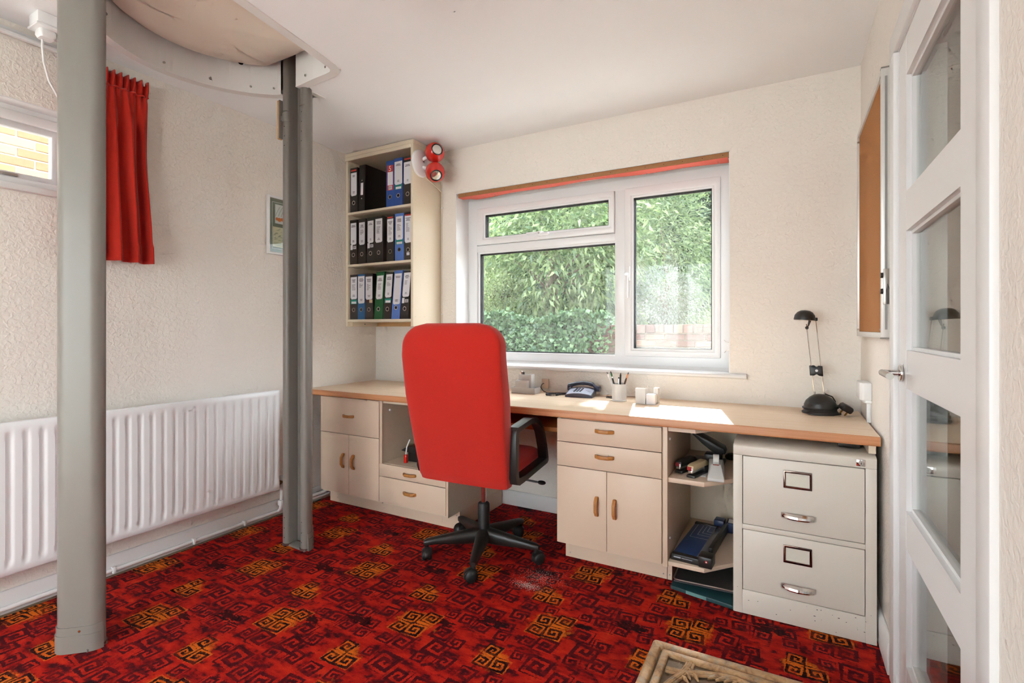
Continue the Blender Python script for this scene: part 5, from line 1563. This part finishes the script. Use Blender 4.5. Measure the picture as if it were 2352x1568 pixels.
def side_strands(P):
    """P(u, v): u along the side 0..1, v across the carved band 0..1"""
    for dv, r_ in ((-.17, .0030), (-.06, .0048), (.05, .0030)):
        strand([P(i / 60, .5 + dv + .30 * math.cos(i / 60 * 2 * PI * 1.5)) for i in range(61)], r_)
    for lobe in range(4):
        sg_ = 1 if lobe % 2 else -1
        uc = (lobe + .0) / 3
        for q in range(7):
            u0 = uc - .12 + q * .040
            if not .01 < u0 < .93: continue
            a_ = P(u0, .5 - sg_ * (.10 - .05 * abs(q - 3))); b_ = P(u0 + .055, .5 - sg_ * (.46 - .03 * abs(q - 3)) * (-1 if False else 1))
            m_ = ((a_[0] + b_[0]) / 2 + .003, (a_[1] + b_[1]) / 2 + .002)
            strand([a_, m_, b_], [.0022, .0046, .0014], 'carved_leaf')
bw = .058
side_strands(lambda u, v: (tx0 + .045 + u * (tx1 - tx0 - .09), ty1 - .044 - v * bw))
side_strands(lambda u, v: (tx0 + .044 + v * bw, ty1 - .045 - u * (ty1 - ty0 - .09)))
side_strands(lambda u, v: (tx1 - .044 - v * bw, ty1 - .045 - u * (ty1 - ty0 - .09)))
side_strands(lambda u, v: (tx0 + .045 + u * (tx1 - tx0 - .09), ty0 + .044 + v * bw))
for i in range(7):
    B('panel_slat', M_STOOL, stl, (tx0 + .138 + i * .0275, ty0 + .137, tz - .03, tx0 + .138 + i * .0275 + .0255, ty1 - .137, tz - .004), bevel=.003)
for x in (tx0 + .03, tx1 - .07):
    for y in (ty0 + .03, ty1 - .07):
        B('leg', M_STOOL, stl, (x, y, 0, x + .04, y + .04, tz - .05), bevel=.004)
B('apron', M_STOOL, stl, (tx0 + .035, ty1 - .055, tz - .12, tx1 - .035, ty1 - .04, tz - .05), (tx0 + .035, ty0 + .04, tz - .12, tx1 - .035, ty0 + .055, tz - .05), (tx0 + .04, ty0 + .055, tz - .12, tx0 + .055, ty1 - .055, tz - .05), (tx1 - .055, ty0 + .055, tz - .12, tx1 - .04, ty1 - .055, tz - .05))

# ================================================================== CEILING LIGHT
cl_ = thing('ceiling_light', 'brown rimmed ceiling light at the top edge of view', 'ceiling light', (-1.13, 1.17, H))
MB().lathe([(.05, 0), (.05, -.02), (.012, -.028), (.012, -.07)], (-1.13, 1.17, H), (0, 0, 1), 28).build('ceiling_rose', M_BROWNWOOD, cl_, smooth=True)
MB().lathe([(.118, 2.252), (.122, 2.256), (.118, 2.268), (.09, 2.30), (.03, 2.335), (.012, 2.336), (.012, 2.33), (.028, 2.325), (.085, 2.294), (.112, 2.264), (.114, 2.256), (.118, 2.252)], (-1.13, 1.17, 0), (0, 0, 1), 44).build('shade', mat('dark_brown_wood', lin(108, 66, 34), .35), cl_, smooth=True)
MB().sphere((-1.13, 1.17, 2.29), .028, 18).build('bulb', mat('opal_bulb', lin(240, 238, 232), .3), cl_, smooth=True)

# ================================================================== GARDEN
NPR = np.random.default_rng(11)
def leaf_material(name, c1, c2, trans=.45):
    m = bpy.data.materials.new(name); m.use_nodes = True
    nt = m.node_tree; t = NT(nt)
    for n_ in list(nt.nodes):
        if n_.type != 'OUTPUT_MATERIAL': nt.nodes.remove(n_)
    out = [n_ for n_ in nt.nodes if n_.type == 'OUTPUT_MATERIAL'][0]
    g_ = t.n('ShaderNodeNewGeometry')
    col = t.ramp(g_.outputs['Random Per Island'], [(0.0, c1), (1.0, c2)])
    di = t.n('ShaderNodeBsdfDiffuse'); tl = t.n('ShaderNodeBsdfTranslucent'); gl = t.n('ShaderNodeBsdfGlossy')
    gl.inputs['Roughness'].default_value = .45
    t.put(di.inputs[0], col); t.put(tl.inputs[0], t.mix(.35, col, (0.30, 0.46, 0.16, 1)))
    m1 = t.n('ShaderNodeMixShader'); m1.inputs[0].default_value = trans
    t.put(m1.inputs[1], di.outputs[0]); t.put(m1.inputs[2], tl.outputs[0])
    m2 = t.n('ShaderNodeMixShader'); m2.inputs[0].default_value = .05
    t.put(m2.inputs[1], m1.outputs[0]); t.put(m2.inputs[2], gl.outputs[0])
    t.put(out.inputs[0], m2.outputs[0])
    return m
def norm(a):
    return a / np.maximum(np.linalg.norm(a, axis=1, keepdims=True), 1e-9)
def leaves(pos, dirs, L_, W_, name, material, parent, curl=.15):
    n_ = len(pos)
    dirs = norm(dirs)
    r_ = norm(np.cross(dirs, NPR.normal(size=(n_, 3))))
    up = np.cross(r_, dirs)
    L_ = L_[:, None]; W_ = W_[:, None]
    base = pos; mid = pos + dirs * L_ * .5 + up * L_ * curl
    tip = pos + dirs * L_ - up * L_ * curl * .3
    l = pos + dirs * L_ * .42 + r_ * W_ * .5 + up * L_ * curl * 1.2
    r = pos + dirs * L_ * .42 - r_ * W_ * .5 + up * L_ * curl * 1.2
    off = np.array(parent.location)
    V = np.stack([base, l, r, mid, tip], 1).reshape(-1, 3) - off
    idx = (np.arange(n_) * 5)[:, None]
    F = np.concatenate([idx + np.array([[0, 2, 3]]), idx + np.array([[0, 3, 1]]), idx + np.array([[1, 3, 4]]), idx + np.array([[3, 2, 4]])], 1).reshape(-1)
    me = bpy.data.meshes.new(name)
    me.vertices.add(len(V)); me.vertices.foreach_set('co', V.astype(np.float32).ravel())
    nf = len(F) // 3
    me.loops.add(len(F)); me.loops.foreach_set('vertex_index', F.astype(np.int32))
    me.polygons.add(nf); me.polygons.foreach_set('loop_start', np.arange(0, len(F), 3, dtype=np.int32))
    me.polygons.foreach_set('loop_total', np.full(nf, 3, np.int32))
    me.update(calc_edges=True); me.validate()
    me.materials.append(material)
    o = bpy.data.objects.new(name, me); COL.objects.link(o); o.parent = parent
    o['kind'] = 'stuff'
    return o
def crown_points(c, R_, n_, shell=.55, clumps=0):
    c = np.array(c); R_ = np.array(R_)
    if clumps:
        cd = norm(NPR.normal(size=(clumps, 3))); cr = shell + (1 - shell) * NPR.random((clumps, 1)) ** .6
        cc = cd * cr
        k = NPR.integers(0, clumps, n_)
        p = cc[k] + NPR.normal(size=(n_, 3)) * .13
    else:
        d_ = norm(NPR.normal(size=(n_, 3)))
        p = d_ * (shell + (1 - shell) * NPR.random((n_, 1)) ** .5)
    return c + p * R_, p
def tree(name, label, c, R_, n_, L_, ratio, material, base, group=None, droop=.6, clumps=140, trunk_r=.06, twigs=12, shell=.5):
    root = thing(name, label, 'tree' if 'tree' in name else 'shrub', base, group)
    p, u = crown_points(c, R_, n_, shell, clumps)
    d_ = norm(u) * .9 + NPR.normal(size=(n_, 3)) * .55
    d_[:, 2] -= droop
    ll = L_ * (.6 + .7 * NPR.random(n_))
    leaves(p, d_, ll, ll * ratio, 'foliage', material, root)
    m = MB()
    b0 = Vector(base); cc = Vector(c)
    m.tube([b0 - Vector((0, 0, .05)), b0.lerp(cc, .5) + Vector((.06, 0, 0)), cc], [trunk_r, trunk_r * .75, trunk_r * .4], 8)
    rg = random.Random(len(label))
    for i in range(twigs):
        dv = Vector((rg.uniform(-1, 1) * R_[0], rg.uniform(-1, 1) * R_[1], rg.uniform(-.8, .9) * R_[2])) * .8
        s0 = b0.lerp(cc, rg.uniform(.45, 1))
        m.tube([s0, s0.lerp(cc + dv, .5) + Vector((0, 0, .08)), cc + dv], [trunk_r * .35, trunk_r * .22, trunk_r * .08], 6)
    m.build('branches', mat('tree_bark', lin(112, 98, 84), .9, var=(20, .2)), root, smooth=True)
    return root
M_LF1 = leaf_material('fresh_green_leaf', lin(62, 92, 58), lin(152, 168, 116))
M_LF2 = leaf_material('laurel_leaf', lin(66, 92, 66), lin(152, 168, 120))
M_LF3 = leaf_material('dark_hedge_leaf', lin(46, 74, 58), lin(84, 112, 82), .25)
M_LF4 = leaf_material('silver_leaf', lin(92, 102, 92), lin(150, 156, 146), .3)
M_LF5 = leaf_material('ivy_leaf', lin(52, 84, 58), lin(112, 142, 100), .25)
M_LF6 = leaf_material('bamboo_leaf', lin(116, 138, 84), lin(168, 180, 128))

S(B('ground_terrace', mat('pale_concrete', lin(222, 216, 206), .9, var=(3, .1)), None, (-9, yo, -.25, 6, 6.22, -.15)), 'paved ground outside the window')  # coloured pale to bounce daylight up to the ceiling
S(MB().prism([(6.20, -.2), (6.20, 1.13), (9, 1.28), (16, 2.0), (16, -.2)], 'X', -12, 8).build('ground_lawn', mat('dry_lawn', lin(124, 126, 92), .95, var=(6, .2), bump=(60, .3))), 'raised dry lawn behind the brick garden wall')
S(B('ground_patio', mat('pale_paving', lin(224, 220, 212), .9), None, (-12, -14, -.25, 8, YR - .28, -.15)), 'paved ground behind the viewer')  # unseen paving, made pale to throw light up into the room
S(B('ground_side', mat('grey_paving', lin(150, 144, 136), .9), None, (-9, YR - .3, -.25, XL - .28, 6.2, -.15)), 'side passage outside the small window')

# brick garden wall
M_MORT = mat('old_mortar', lin(128, 120, 110), .95, var=(40, .15))
BRK = [mat('old_brick_a', lin(108, 84, 76), .9, var=(50, .25), bump=(120, .5)), mat('old_brick_b', lin(96, 74, 68), .9, var=(50, .25), bump=(120, .5)), mat('old_brick_c', lin(120, 98, 86), .9, var=(50, .25), bump=(120, .5))]
gw = S(B('wall_garden', M_MORT, None, (-8, 6.01, -.2, 4, 6.20, 1.195)), 'old brick garden wall below the lawn')
def brick_mesh(w_, d_, h_, mt):
    o = MB().box(-w_ / 2, 0, 0, w_ / 2, d_, h_).build('brick', mt, None, bevel=.004, seg=1)
    me = o.data
    bpy.data.objects.remove(o, do_unlink=True)
    return me
def put(me, name, parent, loc, rot=None):
    o = bpy.data.objects.new(name, me); COL.objects.link(o)
    o.parent = parent; o.location = loc
    if rot: o.rotation_euler = rot
    return o
rb = random.Random(5)
stretch_ = [brick_mesh(.215, .03, .065, b_) for b_ in BRK]
cope = [brick_mesh(.095, .22, .098, b_) for b_ in BRK]
for cse in range(6):
    z = .622 + cse * .077 + .012
    x = -4.2 + (.1125 if cse % 2 else 0)
    while x < -.25:
        put(rb.choice(stretch_), 'brick', gw, (x, 5.998 + rb.uniform(-.004, .003), z), (0, rb.uniform(-.01, .01), 0))
        x += .227
x = -4.2
while x < -.2:
    put(rb.choice(cope), 'brick', gw, (x, 5.985 + rb.uniform(-.006, .004), 1.100 + rb.uniform(-.003, .004)))
    x += .107
# pale yellow brick house wall outside the small window
YBK = [mat('yellow_brick_a', lin(160, 130, 92), .85, var=(30, .15), bump=(80, .3)), mat('yellow_brick_b', lin(148, 116, 84), .85, var=(30, .15), bump=(80, .3)), mat('yellow_brick_c', lin(166, 146, 114), .85, var=(30, .15), bump=(80, .3))]
nw = S(B('wall_neighbour', mat('pale_mortar', lin(188, 182, 170), .95), None, (-5.6, -3, -.2, -5.31, 4.5, 5.2)), 'yellow brick wall outside the small side window')
yb_ = [brick_mesh(.215, .03, .065, b_) for b_ in YBK]
for cse in range(17):
    z = 2.05 + cse * .076
    y = .35 + (.113 if cse % 2 else 0)
    while y < 2.5:
        put(rb.choice(yb_), 'brick', nw, (-5.302, y, z), (0, 0, PI / 2))
        y += .226

# planting
tree('garden_tree', 'drooping broad leaved tree filling the left window panes', (-3.15, 7.1, 2.15), (1.5, .75, 1.25), 11000, .135, .30, M_LF1, (-3.2, 7.2, 1.14), 'trees in the garden', droop=.9, clumps=170, twigs=16)
tree('laurel_tree', 'rounded pale green laurel tree filling the right window pane', (-1.72, 8.2, 2.25), (.86, .75, 1.30), 12000, .105, .26, M_LF2, (-1.7, 8.2, 1.22), 'trees in the garden', droop=.5, clumps=200, twigs=8)
tree('silver_shrub', 'small silvery leaved shrub above the brick wall', (-1.42, 6.75, 1.55), (.42, .34, .44), 5200, .042, .42, M_LF4, (-1.42, 6.75, 1.14), droop=.1, clumps=90, trunk_r=.02, twigs=18, shell=.3)
tree('pale_shrub', 'pale feathery shrub behind ivy at left of window', (-3.95, 6.7, 1.75), (.6, .4, .5), 5000, .05, .35, M_LF6, (-3.9, 6.7, 1.14), droop=.2, clumps=80, trunk_r=.02, twigs=12, shell=.3)
tree('bamboo_clump', 'pale bamboo clump behind the fanlight pane', (-2.75, 9.3, 3.0), (1.1, .6, 1.6), 9000, .14, .14, M_LF6, (-2.75, 9.3, 1.3), droop=.7, clumps=150, trunk_r=.03, twigs=20, shell=.2)
tree('sun_block_tree', 'tall tree whose crown rises above the left panes', (-3.42, 8.7, 5.8), (1.5, .9, 1.7), 13000, .17, .5, M_LF1, (-4.3, 9.2, 1.3), 'trees in the garden', droop=.5, clumps=120, trunk_r=.12, twigs=14, shell=.1)  # unseen crown placed to block high sun from the left panes
tree('sun_block_tree', 'tall tree whose crown rises above the laurel', (-.95, 8.7, 6.78), (1.6, 1.0, 1.55), 9000, .17, .5, M_LF1, (-.2, 9.4, 1.3), 'trees in the garden', droop=.5, clumps=120, trunk_r=.12, twigs=14, shell=.1)  # unseen crown shaped to cut off upper rays above the worktop sun patch
# clipped dark hedge
hg = thing('clipped_hedge', 'tall dark clipped hedge behind the garden trees', 'hedge', (-3, 11, 1.5))
n_ = 26000
p = np.stack([NPR.uniform(-9, 3, n_), 10.6 + NPR.random(n_) * .35, NPR.uniform(1.35, 5.2, n_)], 1)
d_ = NPR.normal(size=(n_, 3)) * .6 + np.array([0, -1, .4])
ll = .11 * (.6 + .7 * NPR.random(n_))
leaves(p, d_, ll, ll * .6, 'foliage', M_LF3, hg)
B('inner_growth', mat('hedge_inner', lin(40, 56, 44), .95), hg, (-9, 10.85, 1.3, 3, 11.6, 5.1))
# ivy over the left part of the garden wall
iv = thing('ivy', 'dark ivy growing over left part of the garden wall', 'ivy', (-3.2, 6.0, .6))
n_ = 9000
xs = NPR.uniform(-5.0, -1.75, n_)
keep = NPR.random(n_) < np.clip((-1.80 - xs) / .45, .12, 1)
xs = xs[keep]; n_ = len(xs)
zz = NPR.uniform(.45, 1.36, n_) + .05 * np.sin(xs * 5)
p = np.stack([xs, 5.93 - NPR.random(n_) * .08 - .04 * np.sin(zz * 9), zz], 1)
d_ = NPR.normal(size=(n_, 3)) * .5 + np.array([0, -.6, -.7])
ll = .062 * (.6 + .7 * NPR.random(n_))
leaves(p, d_, ll, ll * .95, 'foliage', M_LF5, iv)
m = MB()
for i in range(22):
    x0_ = rb.uniform(-4.6, -1.75)
    m.tube([(x0_, 5.985, .5), (x0_ + rb.uniform(-.15, .15), 5.98, .8), (x0_ + rb.uniform(-.3, .3), 5.975, 1.22)], .004, 5)
m.build('stems', mat('tree_bark', lin(112, 98, 84), .9), iv)
